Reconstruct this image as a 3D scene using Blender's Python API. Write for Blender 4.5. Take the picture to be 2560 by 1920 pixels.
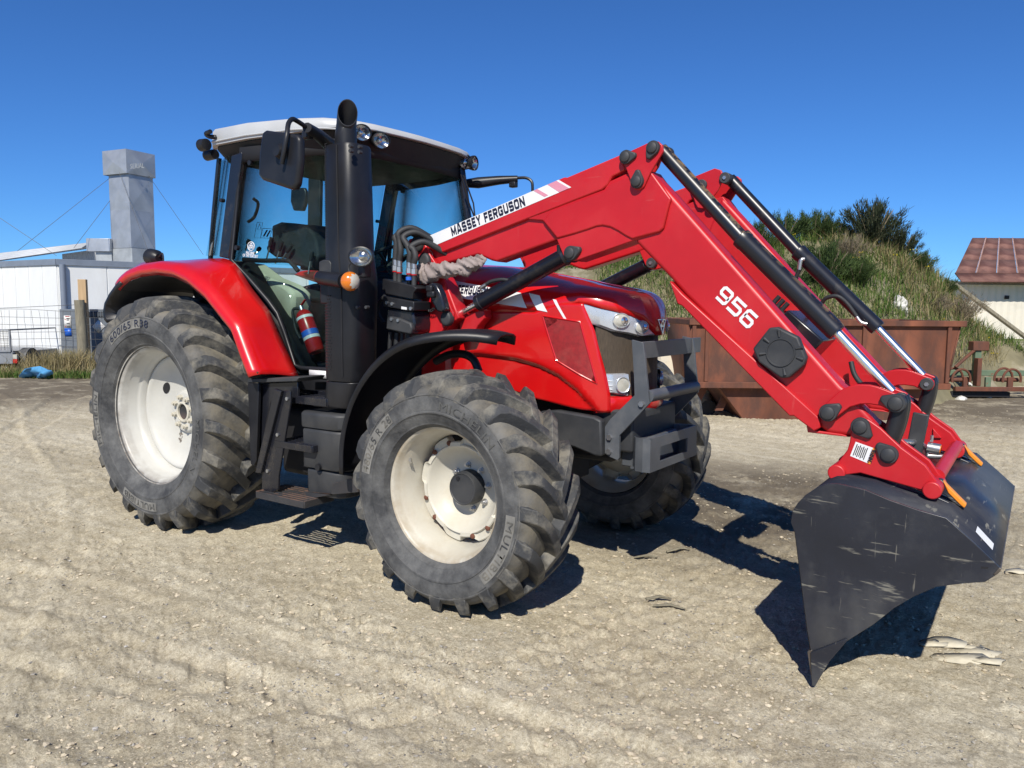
# Red tractor with a front loader standing in a dry yard.
# World frame: X = tractor forward, Y = tractor left, Z = up, origin under the rear axle. Metres.
import bpy, bmesh, math, random
import numpy as np
from mathutils import Vector, Matrix
R = math.radians
random.seed(7)
rng = np.random.default_rng(7)
for o in list(bpy.data.objects): bpy.data.objects.remove(o)
SC = bpy.context.scene
COL = SC.collection

# ---------------------------------------------------------------- camera, sky, sun, exposure
cd = bpy.data.cameras.new('camera'); cam = bpy.data.objects.new('camera', cd); COL.objects.link(cam)
CAM = Vector((5.283, -4.252, 1.628)); YAW, PITCH, ROLL = -0.601, -0.099, 0.007
fwd = Vector((math.cos(PITCH)*math.sin(YAW), math.cos(PITCH)*math.cos(YAW), math.sin(PITCH)))
rgt = Vector((math.cos(YAW), -math.sin(YAW), 0)); upv = rgt.cross(fwd)
c_, s_ = math.cos(ROLL), math.sin(ROLL)
r2, u2 = c_*rgt + s_*upv, -s_*rgt + c_*upv
cam.matrix_world = Matrix(((r2.x, u2.x, -fwd.x, CAM.x), (r2.y, u2.y, -fwd.y, CAM.y), (r2.z, u2.z, -fwd.z, CAM.z), (0, 0, 0, 1)))
cd.sensor_fit = 'HORIZONTAL'; cd.sensor_width = 36; cd.lens = 36*1929.2/2560
cd.clip_start = .05; cd.clip_end = 3000
SC.camera = cam
SUN = Vector((.325, -.645, .692)).normalized()
w = bpy.data.worlds.new('World'); SC.world = w; w.use_nodes = True
nt = w.node_tree; sky = nt.nodes.new('ShaderNodeTexSky'); sky.sky_type = 'NISHITA'; sky.sun_disc = False
sky.sun_elevation = math.asin(SUN.z); sky.sun_rotation = math.atan2(SUN.x, SUN.y)
sky.air_density = .8; sky.dust_density = 0.0; sky.ozone_density = 5.0; sky.altitude = 0
bg = nt.nodes['Background']; bg.inputs['Strength'].default_value = .098
tint = nt.nodes.new('ShaderNodeMix'); tint.data_type = 'RGBA'; tint.blend_type = 'MULTIPLY'; tint.inputs[0].default_value = 1
tint.inputs[7].default_value = (.37, .69, 1.06, 1)                 # clear, deep blue spring air
nt.links.new(sky.outputs[0], tint.inputs[6]); nt.links.new(tint.outputs[2], bg.inputs[0])
sl = bpy.data.lights.new('sun', 'SUN'); sl.energy = 5.0; sl.angle = R(.53); sl.color = (1, .945, .85)
so = bpy.data.objects.new('sun', sl); COL.objects.link(so)
so.rotation_euler = SUN.to_track_quat('Z', 'Y').to_euler(); so.location = (0, 0, 20)
SC.view_settings.view_transform = 'Standard'; SC.view_settings.look = 'None'
SC.view_settings.exposure = .22; SC.view_settings.gamma = 1; SC.view_settings.use_curve_mapping = False
SC.render.engine = 'CYCLES'

# ---------------------------------------------------------------- materials
def N(nt, t, **k):
    n = nt.nodes.new(t)
    for a, b in k.items(): setattr(n, a, b)
    return n
def ramp(nt, src, p0, p1, c0=(0, 0, 0, 1), c1=(1, 1, 1, 1)):
    r = N(nt, 'ShaderNodeValToRGB'); e = r.color_ramp.elements
    e[0].position = p0; e[1].position = p1; e[0].color = c0; e[1].color = c1
    nt.links.new(src, r.inputs[0]); return r.outputs[0]
def noise(nt, vec, scale, detail=4, rough=.55, dist=0):
    n = N(nt, 'ShaderNodeTexNoise'); n.inputs['Scale'].default_value = scale; n.inputs['Detail'].default_value = detail
    n.inputs['Roughness'].default_value = rough; n.inputs['Distortion'].default_value = dist
    nt.links.new(vec, n.inputs['Vector']); return n.outputs[0]
def mixc(nt, fac, a, b, mode='MIX'):
    m = N(nt, 'ShaderNodeMix', data_type='RGBA', blend_type=mode)
    for s, v in ((m.inputs[0], fac), (m.inputs[6], a), (m.inputs[7], b)):
        if isinstance(v, (int, float)): s.default_value = v
        elif isinstance(v, tuple): s.default_value = v if len(v) == 4 else (*v, 1)
        else: nt.links.new(v, s)
    return m.outputs[2]
def pmat(name, col, rough=.5, metal=0., var=.12, vscale=4, dust=0., dcol=(.36, .31, .23), dscale=3., dpos=(.5, .75), coat=0., bump=0., bscale=60,
         chip=0., ccol=(.2, .09, .04), cscale=9, stretch=(1, 1, 1), spec=.5, upd=0.):
    m = bpy.data.materials.new(name); m.use_nodes = True; nt = m.node_tree; b = nt.nodes['Principled BSDF']
    tc = N(nt, 'ShaderNodeTexCoord'); mp = N(nt, 'ShaderNodeMapping'); mp.inputs['Scale'].default_value = stretch
    nt.links.new(tc.outputs['Object'], mp.inputs[0]); v = mp.outputs[0]
    c = (*col, 1)
    if var: c = mixc(nt, ramp(nt, noise(nt, v, vscale, 5), .3, .7), tuple(x*(1-var) for x in col), tuple(min(1, x*(1+var)) for x in col))
    if chip:
        c = mixc(nt, ramp(nt, noise(nt, v, cscale, 8, .7), 1-chip, 1-chip+.03), c, (*ccol, 1))
    r = None
    if dust:
        f = ramp(nt, noise(nt, v, dscale, 8, .68), *dpos)
        mu = N(nt, 'ShaderNodeMath', operation='MULTIPLY'); nt.links.new(f, mu.inputs[0]); mu.inputs[1].default_value = dust
        f = mu.outputs[0]
        if upd:
            g = N(nt, 'ShaderNodeNewGeometry'); sx = N(nt, 'ShaderNodeSeparateXYZ'); nt.links.new(g.outputs['Normal'], sx.inputs[0])
            u = N(nt, 'ShaderNodeMath', operation='MULTIPLY_ADD', use_clamp=True); nt.links.new(sx.outputs[2], u.inputs[0]); u.inputs[1].default_value = upd; u.inputs[2].default_value = -1.1 if upd > 2 else .05
            u2 = N(nt, 'ShaderNodeMath', operation='MULTIPLY', use_clamp=True); nt.links.new(u.outputs[0], u2.inputs[0]); nt.links.new(f, u2.inputs[1]); f = u2.outputs[0]
        c = mixc(nt, f, c, (*dcol, 1))
        rr = N(nt, 'ShaderNodeMapRange'); nt.links.new(f, rr.inputs[0]); rr.inputs[3].default_value = rough; rr.inputs[4].default_value = max(rough, .85); r = rr.outputs[0]
    else:
        rr = N(nt, 'ShaderNodeMapRange'); nt.links.new(noise(nt, v, vscale*2.3, 6), rr.inputs[0]); rr.inputs[3].default_value = max(0, rough-.1); rr.inputs[4].default_value = min(1, rough+.1); r = rr.outputs[0]
    if isinstance(c, tuple): b.inputs['Base Color'].default_value = c
    else: nt.links.new(c, b.inputs['Base Color'])
    nt.links.new(r, b.inputs['Roughness'])
    b.inputs['Metallic'].default_value = metal; b.inputs['Coat Weight'].default_value = coat; b.inputs['Coat Roughness'].default_value = .06
    b.inputs['Specular IOR Level'].default_value = spec
    if bump:
        bp = N(nt, 'ShaderNodeBump'); bp.inputs['Strength'].default_value = bump; bp.inputs['Distance'].default_value = .01
        nt.links.new(noise(nt, v, bscale, 6, .6), bp.inputs['Height']); nt.links.new(bp.outputs[0], b.inputs['Normal'])
    return m
def glassmat(name, tint, refl=1.0, rough=0.02, alpha=None):
    m = bpy.data.materials.new(name); m.use_nodes = True; nt = m.node_tree; nt.nodes.remove(nt.nodes['Principled BSDF'])
    tr = N(nt, 'ShaderNodeBsdfTransparent'); tr.inputs[0].default_value = (*tint, 1)
    gl = N(nt, 'ShaderNodeBsdfGlossy'); gl.inputs['Roughness'].default_value = rough; gl.inputs[0].default_value = (refl, refl, refl, 1)
    lw = N(nt, 'ShaderNodeLayerWeight'); lw.inputs[0].default_value = .5      # Schlick reflectance, same from both sides of a pane
    pw = N(nt, 'ShaderNodeMath', operation='POWER'); nt.links.new(lw.outputs['Facing'], pw.inputs[0]); pw.inputs[1].default_value = 5
    fr = N(nt, 'ShaderNodeMath', operation='MULTIPLY_ADD'); nt.links.new(pw.outputs[0], fr.inputs[0]); fr.inputs[1].default_value = .9; fr.inputs[2].default_value = .018
    mx = N(nt, 'ShaderNodeMixShader'); nt.links.new(fr.outputs[0], mx.inputs[0]); nt.links.new(tr.outputs[0], mx.inputs[1]); nt.links.new(gl.outputs[0], mx.inputs[2])
    tc = N(nt, 'ShaderNodeTexCoord'); df = N(nt, 'ShaderNodeBsdfDiffuse'); df.inputs[0].default_value = (.4, .38, .32, 1)
    f = ramp(nt, noise(nt, tc.outputs['Object'], 3, 8, .7), .45, .95, (0, 0, 0, 1), (.06, .06, .06, 1))
    m2 = N(nt, 'ShaderNodeMixShader'); nt.links.new(f, m2.inputs[0]); nt.links.new(mx.outputs[0], m2.inputs[1]); nt.links.new(df.outputs[0], m2.inputs[2])
    nt.links.new(m2.outputs[0], nt.nodes['Material Output'].inputs[0]); return m
M = {}
M['red'] = pmat('loader_red', (.45, .008, .013), .42, var=.12, vscale=2.5, dust=.10, dcol=(.42, .13, .11), dscale=3, dpos=(.5, .8), bump=.03, bscale=180)
M['red_gloss'] = pmat('bonnet_red', (.53, .005, .006), .28, var=.06, dust=.10, dcol=(.42, .16, .10), dscale=3.5, dpos=(.52, .8), coat=.6)
M['red_vent'] = pmat('vent_red', (.26, .010, .012), .6, var=.2, vscale=40, bump=.25, bscale=400, dust=.3, dcol=(.3, .12, .09), dscale=6)
M['black'] = pmat('black_plastic', (.012, .0125, .0155), .40, var=.3, dust=.10, dcol=(.13, .125, .115), dscale=2.5, dpos=(.5, .8), bump=.05, bscale=300, spec=.35)
M['black_gloss'] = pmat('black_gloss', (.012, .013, .018), .22, var=.2, dust=.2, dcol=(.2, .16, .1), dscale=5, dpos=(.55, .75))
M['cyl'] = pmat('cylinder_black', (.009, .010, .016), .34, var=.2, dust=.15, dcol=(.2, .16, .10), dscale=7, dpos=(.55, .7), chip=.27, ccol=(.2, .15, .09), cscale=16)
M['cyl_mud'] = pmat('cylinder_mud', (.009, .010, .016), .34, var=.2, dust=.95, dcol=(.30, .20, .09), dscale=20, dpos=(.45, .55), upd=2.6)
M['grey'] = pmat('grey_plastic', (.030, .032, .036), .55, var=.2, spec=.4, dust=.22, dcol=(.17, .16, .14), dscale=3, dpos=(.45, .8), bump=.06, bscale=260)
M['steel'] = pmat('grey_paint_steel', (.075, .082, .092), .45, var=.18, vscale=5, dust=.25, dcol=(.2, .19, .17), dscale=5, chip=.30, ccol=(.34, .20, .09), cscale=7)
M['bucket'] = pmat('bucket_paint', (.016, .018, .026), .36, var=.3, vscale=3, dust=.30, dcol=(.13, .13, .125), dscale=4, dpos=(.5, .85), chip=.27, ccol=(.16, .13, .09), cscale=5)
def add_scratches(m):                                   # dry mud smears and scratches, long along X and along Z
    nt = m.node_tree; b = nt.nodes['Principled BSDF']; c = b.inputs['Base Color'].links[0].from_socket
    tc = N(nt, 'ShaderNodeTexCoord')
    for sc, rot, lo, hi, k in (((3.2, 3, 24), (0, .45, 0), .61, .66, .75), ((55, 3, 3.0), (0, .06, 0), .67, .70, .45), ((5, 3, 60), (0, .3, 0), .64, .68, .5), ((2, 2, 1.2), (0, 0, 0), .52, .75, .22)):
        mp = N(nt, 'ShaderNodeMapping'); mp.inputs['Scale'].default_value = sc; mp.inputs['Rotation'].default_value = rot; nt.links.new(tc.outputs['Object'], mp.inputs[0])
        f = ramp(nt, noise(nt, mp.outputs[0], 1, 5, .6), lo, hi, (0, 0, 0, 1), (k, k, k, 1)); c = mixc(nt, f, c, (.21, .20, .165, 1))
    nt.links.new(c, b.inputs['Base Color'])
add_scratches(M['bucket'])
def add_wear(m, col, k=.5):                             # faint scuffs and a thin dust film on working paint
    nt = m.node_tree; b = nt.nodes['Principled BSDF']; c = b.inputs['Base Color'].links[0].from_socket
    tc = N(nt, 'ShaderNodeTexCoord')
    for sc, rot, lo, hi, kk in (((4, 4, 50), (0, .7, 0), .66, .70, k), ((45, 4, 4), (0, -.6, 0), .67, .71, k*.8), ((2.2, 2.2, 1.1), (0, 0, 0), .50, .75, k*.35)):
        mp = N(nt, 'ShaderNodeMapping'); mp.inputs['Scale'].default_value = sc; mp.inputs['Rotation'].default_value = rot; nt.links.new(tc.outputs['Object'], mp.inputs[0])
        f = ramp(nt, noise(nt, mp.outputs[0], 1, 6, .65), lo, hi, (0, 0, 0, 1), (kk, kk, kk, 1)); c = mixc(nt, f, c, (*col, 1))
    nt.links.new(c, b.inputs['Base Color'])
add_wear(M['red'], (.50, .10, .09), .28); add_wear(M['red_gloss'], (.55, .08, .06), .18)
M['rubber'] = pmat('tyre_rubber', (.030, .031, .033), .75, var=.25, vscale=6, dust=.85, dcol=(.16, .16, .155), dscale=4.5, dpos=(.38, .68), bump=.25, bscale=60)
M['tread'] = pmat('tread_rubber', (.036, .038, .041), .72, var=.3, vscale=7, dust=.85, dcol=(.20, .185, .15), dscale=6, dpos=(.46, .64), bump=.35, bscale=45)
M['letter'] = pmat('tyre_letter', (.17, .165, .15), .8, var=.35, vscale=12)
def add_mud(m, r0, r1, col=(.20, .175, .125)):          # mud packed on the tread side of the carcass, by distance from the axle
    nt = m.node_tree; b = nt.nodes['Principled BSDF']; c = b.inputs['Base Color'].links[0].from_socket
    tc = N(nt, 'ShaderNodeTexCoord'); vm = N(nt, 'ShaderNodeVectorMath', operation='MULTIPLY'); vm.inputs[1].default_value = (1, 0, 1); nt.links.new(tc.outputs['Object'], vm.inputs[0])
    ln = N(nt, 'ShaderNodeVectorMath', operation='LENGTH'); nt.links.new(vm.outputs[0], ln.inputs[0])
    mr = N(nt, 'ShaderNodeMapRange'); nt.links.new(ln.outputs['Value'], mr.inputs[0]); mr.inputs[1].default_value = r0; mr.inputs[2].default_value = r1
    mu = N(nt, 'ShaderNodeMath', operation='MULTIPLY'); nt.links.new(mr.outputs[0], mu.inputs[0]); nt.links.new(ramp(nt, noise(nt, tc.outputs['Object'], 7, 7, .65), .32, .62), mu.inputs[1])
    nt.links.new(mixc(nt, mu.outputs[0], c, (*col, 1)), b.inputs['Base Color'])
M['rubber_rear'] = M['rubber'].copy(); add_mud(M['rubber_rear'], .70, .80); M['rubber_front'] = M['rubber'].copy(); add_mud(M['rubber_front'], .53, .605)
M['letter_dim'] = pmat('tyre_letter_dim', (.085, .085, .08), .8, var=.4, vscale=12)
M['worn_edge'] = pmat('worn_steel_edge', (.13, .11, .09), .45, metal=.5, var=.4, vscale=12, chip=.4, ccol=(.16, .08, .04), cscale=9)
M['hose'] = pmat('hose_rubber', (.02, .021, .023), .6, var=.2, dust=.2, dcol=(.12, .11, .1), bump=.2, bscale=300)
M['rim'] = pmat('rim_white', (.50, .495, .46), .38, var=.06, dust=.35, dcol=(.36, .33, .25), dscale=3, dpos=(.45, .8), chip=.345, ccol=(.07, .05, .04), cscale=4)
M['rim_f'] = pmat('rim_cream', (.52, .495, .42), .40, var=.06, dust=.6, dcol=(.34, .28, .18), dscale=4, dpos=(.48, .8))
add_mud(M['rim_f'], .31, .372, (.30, .23, .14)); add_mud(M['rim'], .455, .500, (.15, .12, .09))
M['roof'] = pmat('cab_roof_white', (.44, .45, .455), .4, var=.06, dust=.3, dcol=(.33, .32, .29), dscale=2.5)
M['silver'] = pmat('lamp_silver', (.62, .65, .70), .28, metal=.55, var=.08, vscale=8)
M['chrome'] = pmat('chrome', (.86, .86, .86), .26, metal=1, var=.04)
M['zinc'] = pmat('zinc', (.5, .5, .5), .35, metal=.9, var=.15)
M['lens'] = pmat('lamp_lens', (.62, .63, .64), .16, metal=.95, var=.15, vscale=14, coat=1)
M['amber'] = pmat('amber_lens', (.58, .15, .006), .2, var=.15, coat=.8)
M['lampglass'] = pmat('worn_lens', (.42, .41, .36), .25, var=.2, vscale=15, coat=.6)
M['white'] = pmat('decal_white', (.72, .72, .73), .4, var=.05, dust=.2, dcol=(.4, .36, .3))
M['pink'] = pmat('decal_pink', (.62, .25, .33), .4, var=.05)
M['ink'] = pmat('decal_ink', (.012, .012, .03), .4, var=.1)
M['orange'] = pmat('orange_paint', (.75, .25, .02), .45, var=.15, chip=.32, ccol=(.12, .07, .04), cscale=14)
M['blue'] = pmat('blue_plastic', (.02, .12, .55), .4, var=.1)
M['rag'] = pmat('grey_rag', (.26, .215, .20), .85, var=.25, vscale=12, bump=.4, bscale=40)
M['rust'] = pmat('rust_steel', (.155, .052, .026), .8, var=.5, vscale=2.2, dust=.8, dcol=(.065, .032, .024), dscale=2.6, dpos=(.42, .62), chip=.36, ccol=(.27, .115, .05), cscale=5, bump=.25, bscale=40, stretch=(1, 1, .45))
M['rust_step'] = pmat('worn_step', (.03, .03, .032), .6, var=.3, dust=.8, dcol=(.16, .08, .045), dscale=9, dpos=(.44, .58), upd=1.)
M['grille'] = pmat('grille_mesh', (.060, .044, .029), .7, var=.5, vscale=8, stretch=(1, 60, 3), dust=.4, dcol=(.14, .11, .075), dscale=6, bump=.4, bscale=220)
M['console'] = pmat('cab_trim', (.60, .52, .39), .7, var=.08)
M['glass'] = glassmat('cab_glass', (.83, .93, .92), .3)
M['dark'] = pmat('dark_interior', (.010, .010, .012), .7, var=.2)
M['seatm'] = pmat('seat_fabric', (.018, .020, .024), .85, var=.3, vscale=30)
M['extred'] = pmat('extinguisher_red', (.42, .015, .015), .3, var=.1)

# ---------------------------------------------------------------- mesh helpers
class G:
    """collects vertices and faces; build() links them as ONE mesh object"""
    def __init__(s): s.v = []; s.f = []
    def add(s, v, f):
        k = len(s.v); s.v += [tuple(q) for q in v]; s.f += [tuple(i+k for i in q) for q in f]; return s
    def prism(s, prof, y0, y1):                       # outline in XZ, extruded along Y
        a = sum(prof[i][0]*prof[(i+1) % len(prof)][1]-prof[(i+1) % len(prof)][0]*prof[i][1] for i in range(len(prof)))
        if a < 0: prof = prof[::-1]
        if y0 > y1: y0, y1 = y1, y0
        n = len(prof); v = [(x, y0, z) for x, z in prof]+[(x, y1, z) for x, z in prof]
        f = [tuple(range(n)), tuple(range(2*n-1, n-1, -1))]+[(i, i+n, (i+1) % n+n, (i+1) % n) for i in range(n)]
        return s.add(v, f)
    def box(s, c, d, rot=None):
        v = [Vector((x*d[0]/2, y*d[1]/2, z*d[2]/2)) for x in (-1, 1) for y in (-1, 1) for z in (-1, 1)]
        if rot is not None: v = [rot @ q for q in v]
        v = [q+Vector(c) for q in v]
        return s.add(v, [(0, 1, 3, 2), (4, 6, 7, 5), (0, 4, 5, 1), (2, 3, 7, 6), (0, 2, 6, 4), (1, 5, 7, 3)])
    def bar(s, a, b, w, h, up=(0, 0, 1)):             # rectangular bar from a to b
        a, b = Vector(a), Vector(b); t = (b-a); L = t.length; t.normalize(); x = t.cross(Vector(up))
        if x.length < 1e-4: x = t.cross(Vector((1, 0, 0)))
        x.normalize(); u = x.cross(t)
        m = Matrix((t, x, u)).transposed()
        return s.box((a+b)/2, (L, w, h), m)
    def tube(s, path, r, n=12, cap=True, flat=1.0):
        path = [Vector(q) for q in path]; rr = r if isinstance(r, (list, tuple)) else [r]*len(path)
        rings = []; px = None
        for i, q in enumerate(path):
            t = (path[min(i+1, len(path)-1)]-path[max(i-1, 0)]).normalized()
            if px is None:
                px = t.cross(Vector((0, 0, 1)));
                if px.length < 1e-3: px = t.cross(Vector((1, 0, 0)))
            px = (px-t*px.dot(t)).normalized(); py = t.cross(px)
            rings.append([q+px*rr[i]*math.cos(2*math.pi*k/n)+py*flat*rr[i]*math.sin(2*math.pi*k/n) for k in range(n)])
        return s.loft(rings, cap)
    def loft(s, rings, cap=True, closed=True):
        n = len(rings[0]); v = [q for r in rings for q in r]; f = []
        for i in range(len(rings)-1):
            for k in range(n if closed else n-1):
                f.append((i*n+k, i*n+(k+1) % n, (i+1)*n+(k+1) % n, (i+1)*n+k))
        if cap and closed: f += [tuple(range(n-1, -1, -1)), tuple(range((len(rings)-1)*n, len(rings)*n))]
        return s.add(v, f)
    def lathe(s, prof, n=48, c=(0, 0, 0), a0=0, a1=2*math.pi):   # (radius, y) turned about the Y axis
        full = abs(a1-a0-2*math.pi) < 1e-6; k = n if full else n+1
        rings = [[(c[0]+r*math.cos(a0+(a1-a0)*i/n), c[1]+y, c[2]+r*math.sin(a0+(a1-a0)*i/n)) for i in range(k)] for r, y in prof]
        return s.loft(rings, cap=False, closed=full)
    def cyl(s, a, b, r, n=20, r2=None):
        return s.tube([a, b], [r, r if r2 is None else r2], n)
    def build(s, name, mat, parent=None, smooth=35, bevel=0, seg=2, frame=None, kind=None, label=None, cat=None, group=None, thick=0, noorg=False):
        v = s.v if frame is None else [frame(*q) for q in s.v]
        lo = [min(q[i] for q in v) for i in range(3)]; hi = [max(q[i] for q in v) for i in range(3)]
        org = Vector(((lo[0]+hi[0])/2, (lo[1]+hi[1])/2, lo[2] if parent is None else (lo[2]+hi[2])/2))
        if noorg: org = Vector((0, 0, 0))
        me = bpy.data.meshes.new(name); me.from_pydata([tuple(Vector(q)-org) for q in v], [], s.f)
        bm = bmesh.new(); bm.from_mesh(me); bmesh.ops.recalc_face_normals(bm, faces=bm.faces); bm.to_mesh(me); bm.free()
        for p in me.polygons: p.use_smooth = True
        me.set_sharp_from_angle(angle=R(smooth))
        mm = M[mat] if isinstance(mat, str) else mat
        me.materials.append(mm)
        return link(name, me, org, parent, bevel, seg, kind, label, cat, group, thick)
def link(name, me, org, parent=None, bevel=0, seg=2, kind=None, label=None, cat=None, group=None, thick=0):
    o = bpy.data.objects.new(name, me); COL.objects.link(o); o.location = org
    if parent is not None:
        o.parent = parent; o.location = Vector(org)-WORLD[parent.name]; 
    WORLD[o.name] = Vector(org)
    if thick:
        md = o.modifiers.new('thickness', 'SOLIDIFY'); md.thickness = thick; md.offset = 0
    if bevel:
        md = o.modifiers.new('bevel', 'BEVEL'); md.width = bevel; md.segments = seg; md.limit_method = 'ANGLE'; md.angle_limit = R(40)
    tag(o, label, cat, group, kind); return o
WORLD = {}
def tag(o, label=None, cat=None, group=None, kind=None):
    for k, v in (('label', label), ('category', cat), ('group', group), ('kind', kind)):
        if v: o[k] = v
    return o
def empty(name, loc, label, cat, group=None):
    o = bpy.data.objects.new(name, None); COL.objects.link(o); o.location = loc; o.empty_display_size = .2
    WORLD[o.name] = Vector(loc); return tag(o, label, cat, group)
def mirror_y(o, parent):                               # the same part on the other side of the machine (Y -> -Y), with its sub-parts
    me = o.data.copy()
    me.transform(Matrix.Scale(-1, 4, (0, 1, 0))); me.flip_normals()
    wl = WORLD[o.name]; wl = Vector((wl.x, -wl.y, wl.z))
    c = o.copy(); c.data = me; COL.objects.link(c); c.parent = parent; WORLD[c.name] = wl
    c.location = wl-WORLD[parent.name] if parent else wl
    for ch in list(o.children): mirror_y(ch, c)
    return c
def text_pts(body, size, bold=.0, shear=0, spacing=1.0, res=3):
    cu = bpy.data.curves.new('lettering', 'FONT'); cu.body = body; cu.size = size; cu.offset = 0; cu.shear = shear; cu.space_character = spacing
    cu.align_x = 'CENTER'; cu.align_y = 'CENTER'; cu.resolution_u = res
    o = bpy.data.objects.new('lettering', cu); COL.objects.link(o)
    me = bpy.data.meshes.new_from_object(o)
    v = [tuple(q.co[:2]) for q in me.vertices]; f = [tuple(p.vertices) for p in me.polygons]
    bpy.data.objects.remove(o); bpy.data.curves.remove(cu); bpy.data.meshes.remove(me)
    if not v: return v, f
    x0, x1 = min(q[0] for q in v), max(q[0] for q in v); y0, y1 = min(q[1] for q in v), max(q[1] for q in v)
    return [(q[0]-(x0+x1)/2, q[1]-(y0+y1)/2) for q in v], f
def glyph(ch, t=.25):
    """heavy squared capitals: centre lines of the strokes in a cell w wide and 1 high"""
    w_ = {'M': 1.12, 'N': .98, 'E': .80, 'F': .78, ' ': .42, 'A': 1.02, 'Y': .96}.get(ch, .94); l, r, b, T, m, c = t/2, w_-t/2, t/2, 1-t/2, .5, w_/2
    S = {'M': [[(l, 0), (l, 1)], [(l, .88), (c, .22), (r, .88)], [(r, 1), (r, 0)]], 'A': [[(l*.8, 0), (c-.10, .97), (c+.10, .97), (w_-l*.8, 0)], [(.24*w_, .29), (.76*w_, .29)]],
         'S': [[(r, T-.15), (r-.08, T), (l+.08, T), (l, T-.08), (l, m+.08), (l+.08, m), (r-.08, m), (r, m-.08), (r, b+.08), (r-.08, b), (l+.08, b), (l, b+.15)]],
         'E': [[(w_, T), (l, T), (l, b), (w_, b)], [(l, m), (r+.04, m)]], 'Y': [[(l*.8, 1), (c, .46), (w_-l*.8, 1)], [(c, .52), (c, 0)]], 'F': [[(w_, T), (l, T), (l, 0)], [(l, m-.02), (r+.04, m-.02)]],
         'R': [[(l, 0), (l, T), (r-.08, T), (r, T-.08), (r, m+.06), (r-.08, m-.03), (l, m-.03)], [(c, m-.05), (r, 0)]], 'G': [[(r, T-.15), (r-.08, T), (l+.08, T), (l, T-.1), (l, b+.1), (l+.08, b), (r-.08, b), (r, b+.08), (r, m-.03), (c, m-.03)]],
         'U': [[(l, 1), (l, b+.1), (l+.1, b), (r-.1, b), (r, b+.1), (r, 1)]], 'O': [[(c, b), (r-.1, b), (r, b+.1), (r, T-.1), (r-.1, T), (l+.1, T), (l, T-.1), (l, b+.1), (l+.1, b), (c, b)]],
         'N': [[(l, 0), (l, 1)], [(l, .92), (r, .08)], [(r, 0), (r, 1)]], '9': [[(l, b), (r-.1, b), (r, b+.1), (r, T-.1), (r-.1, T), (l+.1, T), (l, T-.1), (l, m+.06), (l+.1, m-.04), (r, m-.04)]],
         '5': [[(w_, T), (l, T), (l, m+.06), (r-.1, m+.06), (r, m-.04), (r, b+.1), (r-.1, b), (0, b)]]}
    S['6'] = [[(w_-x, 1-y) for x, y in p] for p in S['9']]
    return w_, S.get(ch, [])
def block_pieces(body, t=.25, gap=.16, shear=.0):
    x0 = 0; out = []
    for ch in body:
        w_, strokes = glyph(ch, t)
        for p in strokes:
            P = [Vector(q) for q in p]; v = []
            for i, q in enumerate(P):
                d0 = (q-P[i-1]).normalized() if i else (P[1]-P[0]).normalized(); d1 = (P[i+1]-q).normalized() if i < len(P)-1 else d0
                n0, n1 = Vector((-d0.y, d0.x)), Vector((-d1.y, d1.x)); n = (n0+n1); n = n.normalized() if n.length > 1e-3 else n0
                k = min(1.6, 1/max(.3, n.dot(n0))); v += [q+n*k*t/2, q-n*k*t/2]
            out.append(([(x0+q.x+shear*q.y, q.y) for q in v], [(2*i, 2*i+1, 2*i+3, 2*i+2) for i in range(len(P)-1)]))
        x0 += w_+gap
    L = x0-gap
    return [([(x-L/2, y-.5) for x, y in v], f) for v, f in out], L
def block_lettering(name, body, a, b, height, fn, mat, parent, t=.25, shear=0.):
    pieces, L0 = block_pieces(body, t, shear=shear); a, b = Vector(a), Vector(b); d = b-a; L = d.length; d.normalize(); n = Vector((-d.y, d.x)); m = (a+b)/2; g = G()
    for k, (v, f) in enumerate(pieces):
        out = []
        for x, y in v:
            q = m+d*(x/L0*L)+n*(y*height); p = fn(q.x, q.y); out.append((p[0], p[1]-.00012*(k % 3), p[2]))
        g.add(out, f)
    return g.build(name, mat, parent, smooth=180)
def lettering(name, body, a, b, height, fn, mat, parent, bold=.0, shear=0, spacing=1.0):
    """flat lettering; a,b = 2D ends of the centre line, fn maps plane (u,w) to 3D"""
    v, f = text_pts(body, 1.0, bold, shear, spacing)
    wx = max(q[0] for q in v)-min(q[0] for q in v); wy = max(q[1] for q in v)-min(q[1] for q in v)
    a, b = Vector(a), Vector(b); d = b-a; L = d.length; d.normalize(); n = Vector((-d.y, d.x)); m = (a+b)/2
    out = []
    g = G()
    offs = [(0, 0), (-1, .5), (1, -.5), (-1, -.5), (1, .5)] if bold else [(0, 0)]     # heavier strokes: the same flat print laid again a hair to the side
    for k, (ox, oy) in enumerate(offs):
        out = []
        for x, y in v:
            q = m+d*((x+ox*bold)/wx*L)+n*((y+oy*bold*.6)/wy*height); p = fn(q.x, q.y); out.append((p[0], p[1]-.00025*k, p[2]))
        g.add(out, f)
    return g.build(name, mat, parent, smooth=180)
def smooth_path(pts, n=6):                             # Catmull-Rom through 3D points
    P = [Vector(q) for q in pts]; P = [P[0]*2-P[1]]+P+[P[-1]*2-P[-2]]; out = []
    for i in range(1, len(P)-2):
        for k in range(n):
            t = k/n; a, b, c, d = P[i-1], P[i], P[i+1], P[i+2]
            out.append(.5*((2*b)+(-a+c)*t+(2*a-5*b+4*c-d)*t*t+(-a+3*b-3*c+d)*t**3))
    return out+[P[-2]]
def xz(prof, y): return [(x, y, z) for x, z in prof]
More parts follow.
